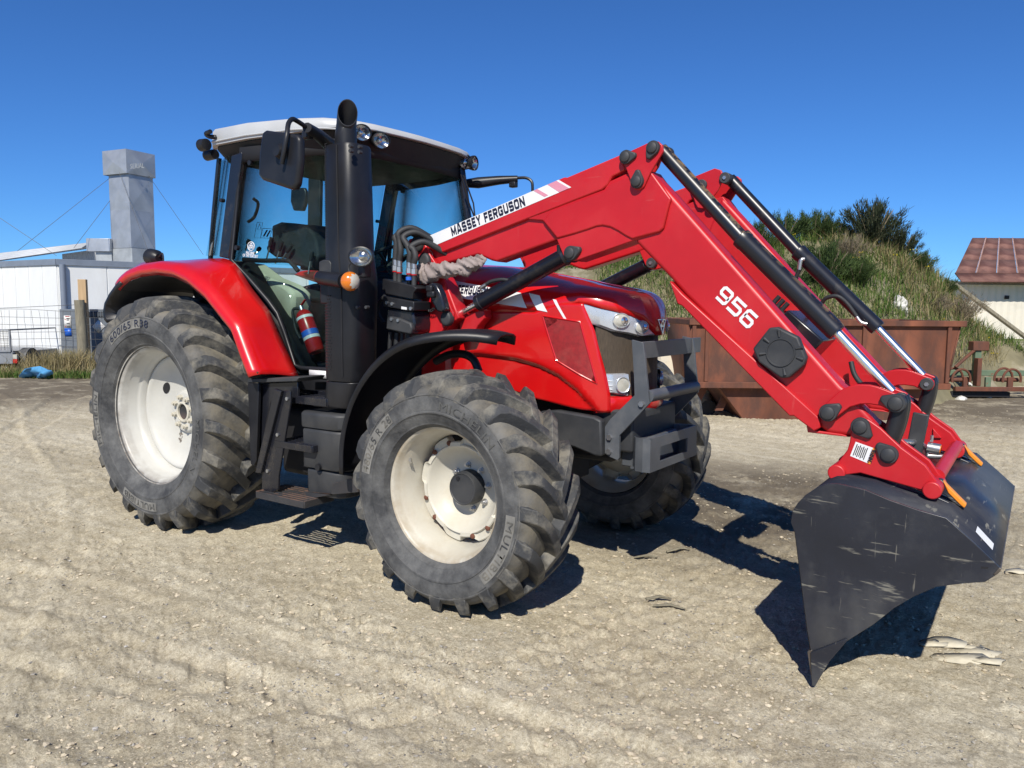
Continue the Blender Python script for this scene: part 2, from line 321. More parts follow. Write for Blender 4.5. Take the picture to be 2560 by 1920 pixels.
# the sheds, the bin and the fence stand square to a line turned 34.4 degrees from the tractor
YO = (5.283, -4.252); EX = (math.cos(YAW), -math.sin(YAW)); EY = (math.sin(YAW), math.cos(YAW))
def yard(s, d, z): return (YO[0]+s*EX[0]+d*EY[0], YO[1]+s*EX[1]+d*EY[1], z)
def lerp(a, b, t): return a+(b-a)*t
def interp(x, xs, ys): return float(np.interp(x, xs, ys))

# value noise for terrain
def _hash(ix, iy, seed):
    h = (ix.astype(np.int64)*374761393+iy.astype(np.int64)*668265263+seed*974634777) & 0x7fffffff
    h = ((h ^ (h >> 13))*1274126177) & 0x7fffffff
    return ((h ^ (h >> 16)) & 0xffff)/65535.
def vnoise(x, y, seed=0):
    ix, iy = np.floor(x), np.floor(y); fx, fy = x-ix, y-iy; fx = fx*fx*(3-2*fx); fy = fy*fy*(3-2*fy)
    a, b, c, d = _hash(ix, iy, seed), _hash(ix+1, iy, seed), _hash(ix, iy+1, seed), _hash(ix+1, iy+1, seed)
    return (a+(b-a)*fx)*(1-fy)+(c+(d-c)*fx)*fy
def fbm(x, y, seed=0, octv=5, gain=.5):
    t, amp = 0, 1.
    for i in range(octv): t = t+amp*(vnoise(x*2**i+17.3*i, y*2**i-9.1*i, seed+i)-.5); amp *= gain
    return t


# ---------------------------------------------------------------- ground
TRACKS = [((0.894,-2.206), (4.149,-1.671), .26), ((2.531,-2.334), (3.993,-1.927), .24), ((-7.102,0.694), (1.515,-2.084), .30), ((1.721,-2.856), (3.353,-2.428), .25), ((-4.176,-0.677), (-11.061,3.582), .3)]
WHEELS = [(0, -.915), (2.7, -.965), (0, .915), (2.7, .965)]
def ground_h(x, y):
    x = np.asarray(x, float); y = np.asarray(y, float)
    h = .045*fbm(x*.45, y*.45, 3, 3)+.014*fbm(x*1.7+5, y*1.7, 11, 3)
    rough = np.clip(.60+1.3*fbm(x*.8, y*.8, 21, 3), .38, 1)
    h += rough*(.011*fbm(x*6, y*6, 31, 3, .6)+.026*fbm(x*19, y*19, 35, 4, .74))
    cl = np.clip(vnoise(x*11, y*11, 41)-.70, 0, 1)*np.clip(vnoise(x*1.3, y*1.3, 43)-.45, 0, 1); h += .16*cl
    for (a, b, wd) in TRACKS:
        dx, dy = b[0]-a[0], b[1]-a[1]; L = math.hypot(dx, dy); dx /= L; dy /= L
        t = (x-a[0])*dx+(y-a[1])*dy; n = -(x-a[0])*dy+(y-a[1])*dx+.10*np.sin(t*.7)+.05*t*t*.2
        msk = np.clip((wd-np.abs(n))/.06, 0, 1)*np.clip(vnoise(t*.8, n*.8+a[0], 51)*2.6-1.0, 0, 1)
        ph = ((t+np.abs(n)*.85*1.0+np.where(n > 0, .1, 0))/.21) % 1.0
        lug = np.clip((.22-np.abs(ph-.5))/.08, 0, 1)
        edge = np.exp(-((np.abs(n)-wd)/.045)**2); h += np.where(np.abs(n) < wd, -.012, 0)*np.clip((wd-np.abs(n))/.08, 0, 1)+edge*.009*(.3+1.2*vnoise(x*6, y*6, 59))
        h += msk*(-.004-.013*lug*(.3+1.1*vnoise(x*9, y*9, 57))+.02*np.clip((np.abs(n)-wd+.09)/.06, 0, 1))
    for wx, wy in WHEELS:
        d = np.maximum(np.abs(x-wx)/.42, np.abs(y-wy)/.36); m = np.clip(1.5-d, 0, .5)*2
        h = h*(1-m)+(-.008)*m
    far = np.clip((np.hypot(x-3, y)-9)/20, 0, 1); h = h*(1-.5*far)
    return h
def make_ground():
    f0 = math.atan2(fwd.y, fwd.x)
    fine = np.linspace(-.72, .72, 760); a = np.concatenate([fine, np.linspace(.72, 2*math.pi-.72, 90)[1:-1]])+f0
    r = np.concatenate([[.01, .5, 1.0, 1.4], 1.8*1.0068**np.arange(470), 46*1.09**np.arange(1, 42)])
    A, Rr = np.meshgrid(a, r); X = CAM.x+Rr*np.cos(A); Y = CAM.y+Rr*np.sin(A); Z = ground_h(X, Y)
    nr, na = X.shape; v = np.stack([X, Y, Z], -1).reshape(-1, 3)
    i = np.arange(nr-1)[:, None]*na; j = np.arange(na)[None]; j1 = (j+1) % na
    f = np.stack([i+j, i+j1, i+na+j1, i+na+j], -1).reshape(-1, 4)[:, ::-1]
    me = bpy.data.meshes.new('ground'); me.vertices.add(len(v)); me.vertices.foreach_set('co', v.ravel().astype(np.float32))
    me.loops.add(f.size); me.loops.foreach_set('vertex_index', f.ravel().astype(np.int32))
    me.polygons.add(len(f)); me.polygons.foreach_set('loop_start', np.arange(0, f.size, 4, dtype=np.int32)); me.polygons.foreach_set('loop_total', np.full(len(f), 4, np.int32))
    me.polygons.foreach_set('use_smooth', np.ones(len(f), bool)); me.update(calc_edges=True)
    m = bpy.data.materials.new('dry_yard'); m.use_nodes = True; nt = m.node_tree; b = nt.nodes['Principled BSDF']
    g = N(nt, 'ShaderNodeNewGeometry'); v = g.outputs['Position']
    c = mixc(nt, ramp(nt, noise(nt, v, .55, 6, .6), .35, .68), (.69, .63, .475), (.83, .77, .605))
    for rz, sc, k in ((.35, (.35, 4.2, 1), .90), (-.5, (.3, 5.5, 1), .92)):      # long sweeping wheel bands, packed and scuffed
        mp = N(nt, 'ShaderNodeMapping'); mp.inputs['Rotation'].default_value = (0, 0, rz); mp.inputs['Scale'].default_value = sc; nt.links.new(v, mp.inputs[0])
        c = mixc(nt, ramp(nt, noise(nt, mp.outputs[0], 1, 5, .6, .3), .44, .60), mixc(nt, 1.0, c, (k, k*.985, k*.96), 'MULTIPLY'), c)
    c = mixc(nt, ramp(nt, noise(nt, v, 9, 8, .74), .40, .58), mixc(nt, 1.0, c, (.80, .785, .76), 'MULTIPLY'), c)
    c = mixc(nt, ramp(nt, noise(nt, v, 60, 5, .75), .41, .57), mixc(nt, 1.0, c, (.74, .72, .69), 'MULTIPLY'), c)  # grainy dark spots: shading between small crumbs painted into the earth colour
    c = mixc(nt, ramp(nt, noise(nt, v, 170, 3, .75), .40, .58), mixc(nt, 1.0, c, (.75, .735, .715), 'MULTIPLY'), c)  # finer spots of the same painted crumb shading
    vo = N(nt, 'ShaderNodeTexVoronoi'); vo.inputs['Scale'].default_value = 48; nt.links.new(v, vo.inputs['Vector'])
    peb = ramp(nt, vo.outputs['Distance'], .16, .24, (1, 1, 1, 1), (0, 0, 0, 1))
    sel = ramp(nt, noise(nt, v, 5, 3), .50, .62); pm = N(nt, 'ShaderNodeMath', operation='MULTIPLY'); nt.links.new(peb, pm.inputs[0]); nt.links.new(sel, pm.inputs[1])
    hs = N(nt, 'ShaderNodeSeparateColor'); nt.links.new(vo.outputs['Color'], hs.inputs[0])
    pc = ramp(nt, hs.outputs[0], .1, .9, (.16, .16, .165, 1), (.66, .63, .56, 1))
    c = mixc(nt, pm.outputs[0], c, pc)
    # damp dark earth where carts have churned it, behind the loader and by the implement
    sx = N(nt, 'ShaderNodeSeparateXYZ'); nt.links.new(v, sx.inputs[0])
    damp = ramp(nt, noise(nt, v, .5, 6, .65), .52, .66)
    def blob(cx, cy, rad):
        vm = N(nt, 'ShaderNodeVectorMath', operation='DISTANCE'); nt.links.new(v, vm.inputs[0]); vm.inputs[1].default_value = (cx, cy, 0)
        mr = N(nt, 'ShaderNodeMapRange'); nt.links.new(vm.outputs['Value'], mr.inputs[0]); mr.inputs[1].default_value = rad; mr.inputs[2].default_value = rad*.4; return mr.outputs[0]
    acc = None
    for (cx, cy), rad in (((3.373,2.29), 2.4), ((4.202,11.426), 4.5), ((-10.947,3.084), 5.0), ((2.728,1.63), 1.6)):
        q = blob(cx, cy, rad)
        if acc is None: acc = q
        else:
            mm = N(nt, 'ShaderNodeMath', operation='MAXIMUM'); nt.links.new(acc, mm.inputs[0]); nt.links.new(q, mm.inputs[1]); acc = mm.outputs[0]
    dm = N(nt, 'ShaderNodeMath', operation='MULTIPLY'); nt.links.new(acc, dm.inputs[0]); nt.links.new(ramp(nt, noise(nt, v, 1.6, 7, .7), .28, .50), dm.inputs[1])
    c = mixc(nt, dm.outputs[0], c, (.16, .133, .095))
    vd = N(nt, 'ShaderNodeVectorMath', operation='DISTANCE'); nt.links.new(v, vd.inputs[0]); vd.inputs[1].default_value = (-2, 8, 0)      # pasture beyond the yard
    fr = N(nt, 'ShaderNodeMath', operation='MULTIPLY_ADD'); nt.links.new(noise(nt, v, .12, 5), fr.inputs[0]); fr.inputs[1].default_value = 30; nt.links.new(vd.outputs['Value'], fr.inputs[2])
    mr = N(nt, 'ShaderNodeMapRange'); nt.links.new(fr.outputs[0], mr.inputs[0]); mr.inputs[1].default_value = 48; mr.inputs[2].default_value = 58
    c = mixc(nt, mr.outputs[0], c, mixc(nt, noise(nt, v, .4, 6), (.075, .12, .03), (.17, .19, .07)))
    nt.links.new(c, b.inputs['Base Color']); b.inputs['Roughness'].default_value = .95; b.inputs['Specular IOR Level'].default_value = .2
    bp = N(nt, 'ShaderNodeBump'); bp.inputs['Strength'].default_value = .9; bp.inputs['Distance'].default_value = .018
    hm = N(nt, 'ShaderNodeMath', operation='ADD'); nt.links.new(noise(nt, v, 30, 10, .78, .4), hm.inputs[0])
    hp = N(nt, 'ShaderNodeMath', operation='MULTIPLY'); nt.links.new(pm.outputs[0], hp.inputs[0]); hp.inputs[1].default_value = .35; nt.links.new(hp.outputs[0], hm.inputs[1])
    nt.links.new(hm.outputs[0], bp.inputs['Height']); nt.links.new(bp.outputs[0], b.inputs['Normal'])
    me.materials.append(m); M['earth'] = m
    o = bpy.data.objects.new('ground', me); COL.objects.link(o); o['kind'] = 'structure'
    return o
make_ground()


# ---------------------------------------------------------------- tractor: wheels
TR = empty('tractor', (0, 0, 0), 'red farm tractor with white cab roof and cream wheels standing in the yard', 'tractor')
def clampz(v, z0): return [(x, y, max(z, z0)) for x, y, z in v]
def wheel(cx, cy, cz, side, RL, prof, lugs, base_r, slant, lw, rimf, label=None, steer=0):
    """side -1: outer face towards -Y.  prof = tyre section (radius, y) from outer bead to inner bead, y < 0 outside"""
    hub_g, parts = rimf
    sp = lambda y: y if side < 0 else -y
    P = lambda r, th, y: (cx+r*math.cos(th), cy+sp(y), cz+r*math.sin(th))
    wh = hub_g(cx, cy, cz, sp)
    g = G(); g.lathe([(r, sp(y)) for r, y in prof], 96, (cx, cy, cz)); g.v = clampz(g.v, .004)
    ty = g.build('tyre', 'rubber_rear' if RL > .8 else 'rubber_front', wh)
    if label: ty['label'] = label
    outer = [(r, y) for r, y in prof if y <= 0]
    rs = [q[0] for q in outer]; ys = [q[1] for q in outer]
    W = -min(ys)
    g = G(); n = lugs
    for sd in (-1, 1):
        for k in range(n):
            th0 = 2*math.pi*(k+(.5 if sd > 0 else 0))/n
            rings = []
            for t in (0, .10, .22, .40, .6, .8, 1.0):
                yy = lerp(-W*.985, .035*W/.3, t**.93); th = th0-slant*(t**1.25)
                cr = RL-.028*(abs(yy)/W)**2.2
                rt = cr if t > .1 else (base_r*.955 if t == 0 else cr-.012)
                rb = interp(abs(yy), [0, W*.6, W*.85, W*.985], [base_r, base_r-.006, base_r-.03, base_r-.075])-.012
                if t == 0: rb = base_r-.085; rt = base_r-.03
                hw = lerp(lw*.42, lw*.62, abs(t-.35)/.65)
                a1, a2 = hw/RL, (hw+.022)/RL
                Y = yy*(-sd) if sd > 0 else yy
                rings.append([P(rb, th-a2, Y), P(rt, th-a1, Y), P(rt, th+a1, Y), P(rb, th+a2, Y)])
            g.loft(rings)
    g.v = clampz(g.v, .002)
    g.build('tread_lugs', 'tread', wh, smooth=30, bevel=.004, seg=1)
    return wh, P, lambda r: float(np.interp(r, rs, ys))
def arc_text(wh, P, ysurf, body, r0, h, thc, mat, name='lettering', bold=.02, span=None, lift=.004, ascale=1.0):
    v, f = text_pts(body, 1.0, bold, 0, 1.08)
    wy = max(q[1] for q in v)-min(q[1] for q in v); wx = max(q[0] for q in v)-min(q[0] for q in v)
    k = h/wy; kx = span*r0/wx if span else k
    out = [P(r0+y*k, thc-x*kx/r0, ysurf(r0+y*k)-lift) for x, y in v]
    G().add(out, f).build(name, mat, wh, smooth=180)
def arc_band(wh, P, ysurf, r0, r1, t0, t1, mat, name, lift=.0025):
    n = 14; rings = [[P(r, lerp(t0, t1, i/n), ysurf(r)-lift) for r in (r0, (r0+r1)/2, r1)] for i in range(n+1)]
    G().loft(rings, False, False).build(name, mat, wh)
def sym(half): return half+[(r, -y) for r, y in half[::-1] if y < -1e-6]
REAR_P = sym([(.495, -.225), (.508, -.245), (.516, -.258), (.522, -.259), (.526, -.262), (.575, -.290), (.590, -.296), (.593, -.301), (.603, -.303), (.607, -.300), (.64, -.305), (.69, -.303), (.705, -.300), (.708, -.304), (.716, -.302), (.720, -.297), (.735, -.288), (.760, -.262), (.778, -.225), (.788, -.15), (.793, -.06), (.794, 0)])
FRONT_P = sym([(.366, -.180), (.380, -.20), (.386, -.211), (.392, -.212), (.396, -.214), (.432, -.232), (.444, -.238), (.447, -.243), (.455, -.244), (.458, -.240), (.49, -.244), (.530, -.241), (.538, -.239), (.541, -.242), (.548, -.239), (.551, -.233), (.568, -.22), (.585, -.195), (.594, -.16), (.599, -.08), (.600, 0)])
def bolt(g, c, r, l, side=-1, n=6):
    g.tube([(c[0], c[1], c[2]), (c[0], c[1]+side*l, c[2])], r, n)
def rear_rim(cx, cy, cz, sp):
    s = -1 if sp(-1) < 0 else 1
    rim = [(.497, -.236), (.512, -.243), (.515, -.236), (.506, -.226), (.487, -.222), (.474, -.206), (.470, -.165), (.462, -.155), (.455, -.10), (.445, -.085), (.432, -.075), (.428, -.02), (.424, .03), (.424, .2), (.50, .236)]
    g = G().lathe([(r, sp(y)) for r, y in rim], 96, (cx, cy, cz))
    wh = g.build('rear_wheel', 'rim', TR, smooth=50)
    disc = [(.426, -.035), (.414, -.045), (.400, -.045), (.385, -.028), (.35, .0), (.30, .022), (.22, .035), (.165, .04), (.16, .035), (.15, .015), (.14, .012), (.075, .012), (.07, .016), (.07, .06), (.0, .06)]
    G().lathe([(r, sp(y)) for r, y in disc], 96, (cx, cy, cz)).build('rim_disc', 'rim', wh, smooth=50)
    for k in range(8):
        a = 2*math.pi*(k+.3)/8; c = (cx+.112*math.cos(a), cy+sp(.012), cz+.112*math.sin(a)); g = G()
        bolt(g, c, .021, .022, s); bolt(g, c, .012, .036, s, 10); g.build('wheel_bolt', 'rim_f', wh)
    G().lathe([(.078, sp(.013)), (.078, sp(-.002)), (.066, sp(-.006)), (.060, sp(-.002)), (.058, sp(.03))], 32, (cx, cy, cz)).build('hub_ring', 'rim_f', wh, 50)
    G().lathe([(.058, sp(.012)), (.03, sp(.022)), (.0, sp(.022))], 24, (cx, cy, cz)).build('axle_end', 'rust_step', wh)
    for a in (R(145), R(-20)):
        g = G(); ring = []
        for q in range(20):
            b = 2*math.pi*q/20; u, w_ = .032*math.cos(b), .05*math.sin(b); r = .285+u
            ring.append((cx+r*math.cos(a)-w_*math.sin(a), r, cz+r*math.sin(a)+w_*math.cos(a)))
        yv = lambda rr: cy+sp(interp(math.hypot(rr[0]-cx, rr[2]-cz), [.22, .30, .35, .385], [.035, .022, 0, -.028])-.003)
        g.add([(q[0], yv(q), q[2]) for q in ring], [tuple(range(20))]); g.build('hand_hole', 'dark', wh)
    return wh
def front_rim(cx, cy, cz, sp):
    s = -1 if sp(-1) < 0 else 1
    rim = [(.371, -.186), (.382, -.197), (.386, -.190), (.378, -.179), (.362, -.176), (.350, -.166), (.345, -.135), (.336, -.125), (.322, -.09), (.312, -.06), (.306, .0), (.304, .06), (.32, .12), (.36, .186)]
    wh = G().lathe([(r, sp(y)) for r, y in rim], 96, (cx, cy, cz)).build('front_wheel', 'rim_f', TR, smooth=50)
    disc = [(.252, -.004), (.246, -.012), (.240, -.010), (.232, .0), (.215, .028), (.19, .056), (.165, .074), (.148, .082), (.12, .085), (.0, .085)]
    G().lathe([(r, sp(y)) for r, y in disc], 72, (cx, cy, cz)).build('rim_disc', 'rim_f', wh, smooth=50)
    # scalloped clamp ring between rim and disc
    n = 128; prof = []
    for i in range(n):
        a = 2*math.pi*i/n; q = .5+.5*math.cos(8*a+math.pi*.6); q = min(1, max(0, (q-.30)/.3)); q = q*q*(3-2*q)
        ri, ro = .240, lerp(.266, .300, q); y = lerp(-.016, .004, q)
        prof.append([(cx+r*math.cos(a), cy+sp(yy), cz+r*math.sin(a)) for r, yy in ((ri, y), (ro-.006, y), (ro, y+.006), (ro, y+.05))])
    G().loft(prof+[prof[0]], False, False).build('clamp_ring', 'rim_f', wh, smooth=40)
    for k in range(8):
        a = (2*math.pi*k-math.pi*.6)/8+math.pi/8
        for da in (-.16, .16):
            aa = a+da; c = (cx+.262*math.cos(aa), cy+sp(-.012), cz+.262*math.sin(aa))
            g = G().lathe([(.0, sp(-.008)), (.007, sp(-.008)), (.0145, sp(-.003)), (.015, sp(.004))], 14, c)
            if (k+int(da > 0)) % 2: g.build('clamp_bolt', 'rust', wh)
    for k in range(8):
        a = 2*math.pi*(k+.2)/8; c = (cx+.124*math.cos(a), cy+sp(.086), cz+.124*math.sin(a)); g = G()
        bolt(g, c, .019, .010, s, 12); bolt(g, c, .014, .024, s); bolt(g, c, .008, .034, s, 10); g.build('wheel_bolt', 'zinc', wh)
    g = G().lathe([(.098, sp(.086)), (.098, sp(.06)), (.095, sp(.052)), (.092, sp(.006)), (.088, sp(.0)), (.084, sp(.0)), (.080, sp(.004)), (.0, sp(.004))], 40, (cx, cy, cz))
    hb = g.build('hub_cap', 'grey', wh, smooth=40)
    g = G(); bolt(g, (cx-.03, cy+sp(.004), cz+.055), .012, .006, s, 12); g.build('plug', 'black', wh)
    g = G().tube([(cx-.29, cy+sp(-.10), cz+.15), (cx-.275, cy+sp(-.115), cz+.135)], .009, 10); g.build('valve_stem', 'zinc', wh)
    return wh
for sd in (-1, 1):
    wr, P, ys = wheel(0, .915*sd, .83, sd, .868, REAR_P, 22, .794, .30, .076, (rear_rim, None), 'wide rear tyre caked with dry mud' if sd < 0 else None)
    if sd < 0:
        arc_band(wr, P, ys, .632, .705, R(128), R(90), 'letter', 'size_panel')
        arc_text(wr, P, ys, '600/65 R38', .668, .052, R(104), 'ink', span=.80, lift=.005)
        arc_band(wr, P, ys, .625, .690, R(205), R(168), 'letter', 'maker_panel')
        arc_text(wr, P, ys, 'MICHELIN', .658, .046, R(187), 'tread', span=.58, lift=.005)
        arc_band(wr, P, ys, .625, .690, R(-118), R(-80), 'letter', 'name_panel')
        arc_text(wr, P, ys, 'MULTIBIB', .658, .046, R(-99), 'tread', span=.60, lift=.005)
        arc_text(wr, P, ys, 'MICHELIN', .650, .044, R(-14), 'letter_dim', span=.60, lift=.005)
    wf, P, ys = wheel(2.70, .965*sd, .63, sd, .662, FRONT_P, 20, .600, .40, .072, (front_rim, None))
    if sd < 0:
        arc_band(wf, P, ys, .468, .528, R(172), R(127), 'letter', 'size_panel')
        arc_text(wf, P, ys, '480/65 R 28', .498, .043, R(149), 'tread', span=.76, lift=.005)
        arc_text(wf, P, ys, 'MICHELIN', .492, .044, R(62), 'letter_dim', span=.80, lift=.005)
        arc_band(wf, P, ys, .466, .522, R(-2), R(-50), 'letter', 'name_panel')
        arc_text(wf, P, ys, 'MULTIBIB', .494, .040, R(-27), 'tread', span=.74, lift=.005)


# ---------------------------------------------------------------- tractor: body
def plate(name, prof, y0, y1, mat, parent, bevel=.004, seg=2, smooth=35, **k):
    return G().prism(prof, y0, y1).build(name, mat, parent, smooth, bevel, seg, **k)
def boxp(name, c, d, mat, parent, bevel=.006, rot=None, **k):
    return G().box(c, d, rot).build(name, mat, parent, 35, bevel, **k)
def tubep(name, path, r, mat, parent, n=12, sm=0, **k):
    return G().tube(smooth_path(path, sm) if sm else path, r, n).build(name, mat, parent, 40, **k)
both = lambda o, par=None: mirror_y(o, par if par is not None else TR)

# running gear
g = G(); g.box((1.2, 0, .86), (2.4, .56, .50)); g.box((2.75, 0, .92), (1.0, .46, .40)); g.box((.1, 0, .95), (.7, .7, .7)); g.build('transmission', 'dark', TR, 35, .03)
tubep('rear_axle', [(0, -.86, .83), (0, .86, .83)], .13, 'dark', TR, 20)
g = G(); g.tube([(2.7, -.80, .63), (2.7, -.25, .60), (2.7, .25, .60), (2.7, .80, .63)], [.09, .11, .11, .09], 16); g.box((2.7, 0, .66), (.34, .36, .26)); g.build('front_axle', 'dark', TR, 40, .01)
tubep('steering_rod', [(2.5, -.75, .60), (2.5, .75, .60)], .022, 'steel', TR)
boxp('engine_block', (2.45, 0, 1.25), (1.05, .5, .6), 'dark', TR, .02)

# bonnet
OX = [1.95, 2.5, 2.8, 3.0, 3.12, 3.21, 3.29, 3.345, 3.388, 3.416, 3.428]
OY = [.43, .428, .42, .41, .395, .365, .31, .24, .16, .08, 0]
def outY(x): return interp(x, OX, OY)
def outX(y): return interp(abs(y), OY[::-1], OX[::-1])
CX = [1.95, 2.07, 2.42, 2.71, 2.93, 3.14, 3.29, 3.40]; CZ = [1.918, 1.912, 1.888, 1.835, 1.796, 1.745, 1.70, 1.66]
def crest(x): return interp(x, CX, CZ)
HY = [0, .06, .10, .16, .24, .31, .365, .395, .40]; HZ = [1.47, 1.472, 1.50, 1.55, 1.585, 1.607, 1.627, 1.655, 1.655]
def zhi(x, y): return interp(abs(y), HY, HZ) if x > 3.1 else interp(x, [1.95, 2.9, 3.1], [1.60, 1.60, 1.653])
NS = 3.0
def shell(xo, yo, th, z0=None):
    xs = xo if xo < 3.0 else 3.0+(xo-3.0)*.45
    c, s_ = max(0, math.cos(th))**(2/NS), max(0, math.sin(th))**(2/NS)
    z = zhi(xo, yo) if z0 is None else z0
    return (xs+(xo-xs)*c, yo*c, z+(crest(xs)-z)*s_)
outline = [(x, -y) for x, y in zip(np.interp(np.linspace(0, 1, 60), np.linspace(0, 1, len(OX)), OX), np.interp(np.linspace(0, 1, 60), np.linspace(0, 1, len(OX)), OY))]
outline = [(1.95+(i/24)*(3.0-1.95), -outY(1.95+(i/24)*1.05)) for i in range(25)]+[(outX(y), -y) for y in np.linspace(.41, 0, 34)[1:]]
outline += [(x, -y) for x, y in outline[-2::-1]]
rings = [[shell(x, y, t) for t in np.linspace(0, math.pi/2, 15)] for x, y in outline]
G().loft(rings, False, False).build('bonnet', 'red_gloss', TR, 40, thick=.012)
def side_y(X, Z):                                       # how far out the bonnet side stands at (X, Z)
    z0 = zhi(X, outY(X)); W = outY(X)
    if Z <= z0: return W
    s_ = min(1, ((Z-z0)/(crest(X)-z0)))
    return W*max(.05, 1-s_**NS)**(1/NS)
ARCH = [(2.148,1.339),(2.412,1.355),(2.673,1.337),(2.831,1.306),(2.97,1.254),(3.094,1.171),(3.179,1.082),(3.233,1.023)]
ax, az = [q[0] for q in ARCH], [q[1] for q in ARCH]
XE_Z = [1.0, 1.14, 1.25, 1.5, 1.65]; XE_X = [3.275, 3.27, 3.25, 3.19, 3.125]
BOT = [(2.885,1.076),(3.084,1.043),(3.227,1.036)]
def zbot(x): return interp(x, [1.9, 2.4]+[q[0] for q in BOT], [1.18, 1.14]+[q[1] for q in BOT])
for sd in (-1, 1):
    rows = []
    for i in range(41):
        t = i/40; row = []
        for j in range(61):
            u = j/60; z_ = None
            x = 1.95+u*(3.27-1.95)
            zt, zb = zhi(min(x, 3.1), 0.5 if x < 3.1 else .395), zbot(x)
            z = lerp(zb, zt, t); xe = interp(z, XE_Z, XE_X); x2 = 1.95+u*(xe-1.95)
            rec = min(1, max(0, (interp(x2, ax, az)-z)/.03)); rec = rec*rec*(3-2*rec) if x2 > ax[0] else 0
            row.append((x2, sd*(outY(x2)-.030*rec), z))
        rows.append(row)
    G().loft(rows, False, False).build('side_panel', 'red_gloss', TR, 50, thick=.012)
def on_side(dy=.009): return lambda x, z: (x, -side_y(x, z)-dy, z)
def patch(name, quad, mat, parent, dy=.009, nu=14, nv=4):         # decal conforming to the bonnet side, quad in XZ
    f = on_side(dy); a, b, c, d = [Vector(q) for q in quad]
    G().loft([[f(*(a.lerp(b, i/nu).lerp(d.lerp(c, i/nu), j/nv))) for j in range(nv+1)] for i in range(nu+1)], False, False).build(name, mat, parent, 60)
patch('stripe_panel', [(2.131,1.803),(2.712,1.714),(2.765,1.624),(2.107,1.703)], 'white', TR)
patch('stripe', [(2.766,1.713),(2.842,1.698),(2.905,1.602),(2.836,1.614)], 'white', TR)
patch('stripe', [(2.934,1.677),(2.958,1.673),(3.033,1.556),(3.016,1.558)], 'white', TR)
q = [(1.999,1.757),(2.489,1.721)]
block_lettering('lettering', 'MASSEY FERGUSON', (q[1][0]-.47, q[1][1]+.036), q[1], .054, on_side(.0105), 'ink', TR)
# vent in the side panel
def resample2(p, k): return [(lerp(a[0], b[0], j/k), lerp(a[1], b[1], j/k)) for a, b in zip(p, p[1:]+p[:1]) for j in range(k)]
for sd in (-1, 1):
    vq = [(2.871,1.58),(3.111,1.549),(3.148,1.418),(3.209,1.2),(3.087,1.262),(2.966,1.325),(2.913,1.463)]
    n = len(vq); cv_ = (sum(q[0] for q in vq)/n, sum(q[1] for q in vq)/n); vr = resample2(vq, 8)
    rings = [[(lerp(cv_[0], x, t), sd*(outY(lerp(cv_[0], x, t))+.0085), lerp(cv_[1], z, t)) for x, z in vr] for t in (1, .75, .5, .25, .02)]
    G().loft(rings).build('vent_mesh', 'red_vent', TR, 60)
    G().tube([(x, sd*(outY(x)+.008), z) for x, z in vr+vr[:1]], .005, 6).build('vent_frame', 'red_gloss', TR)
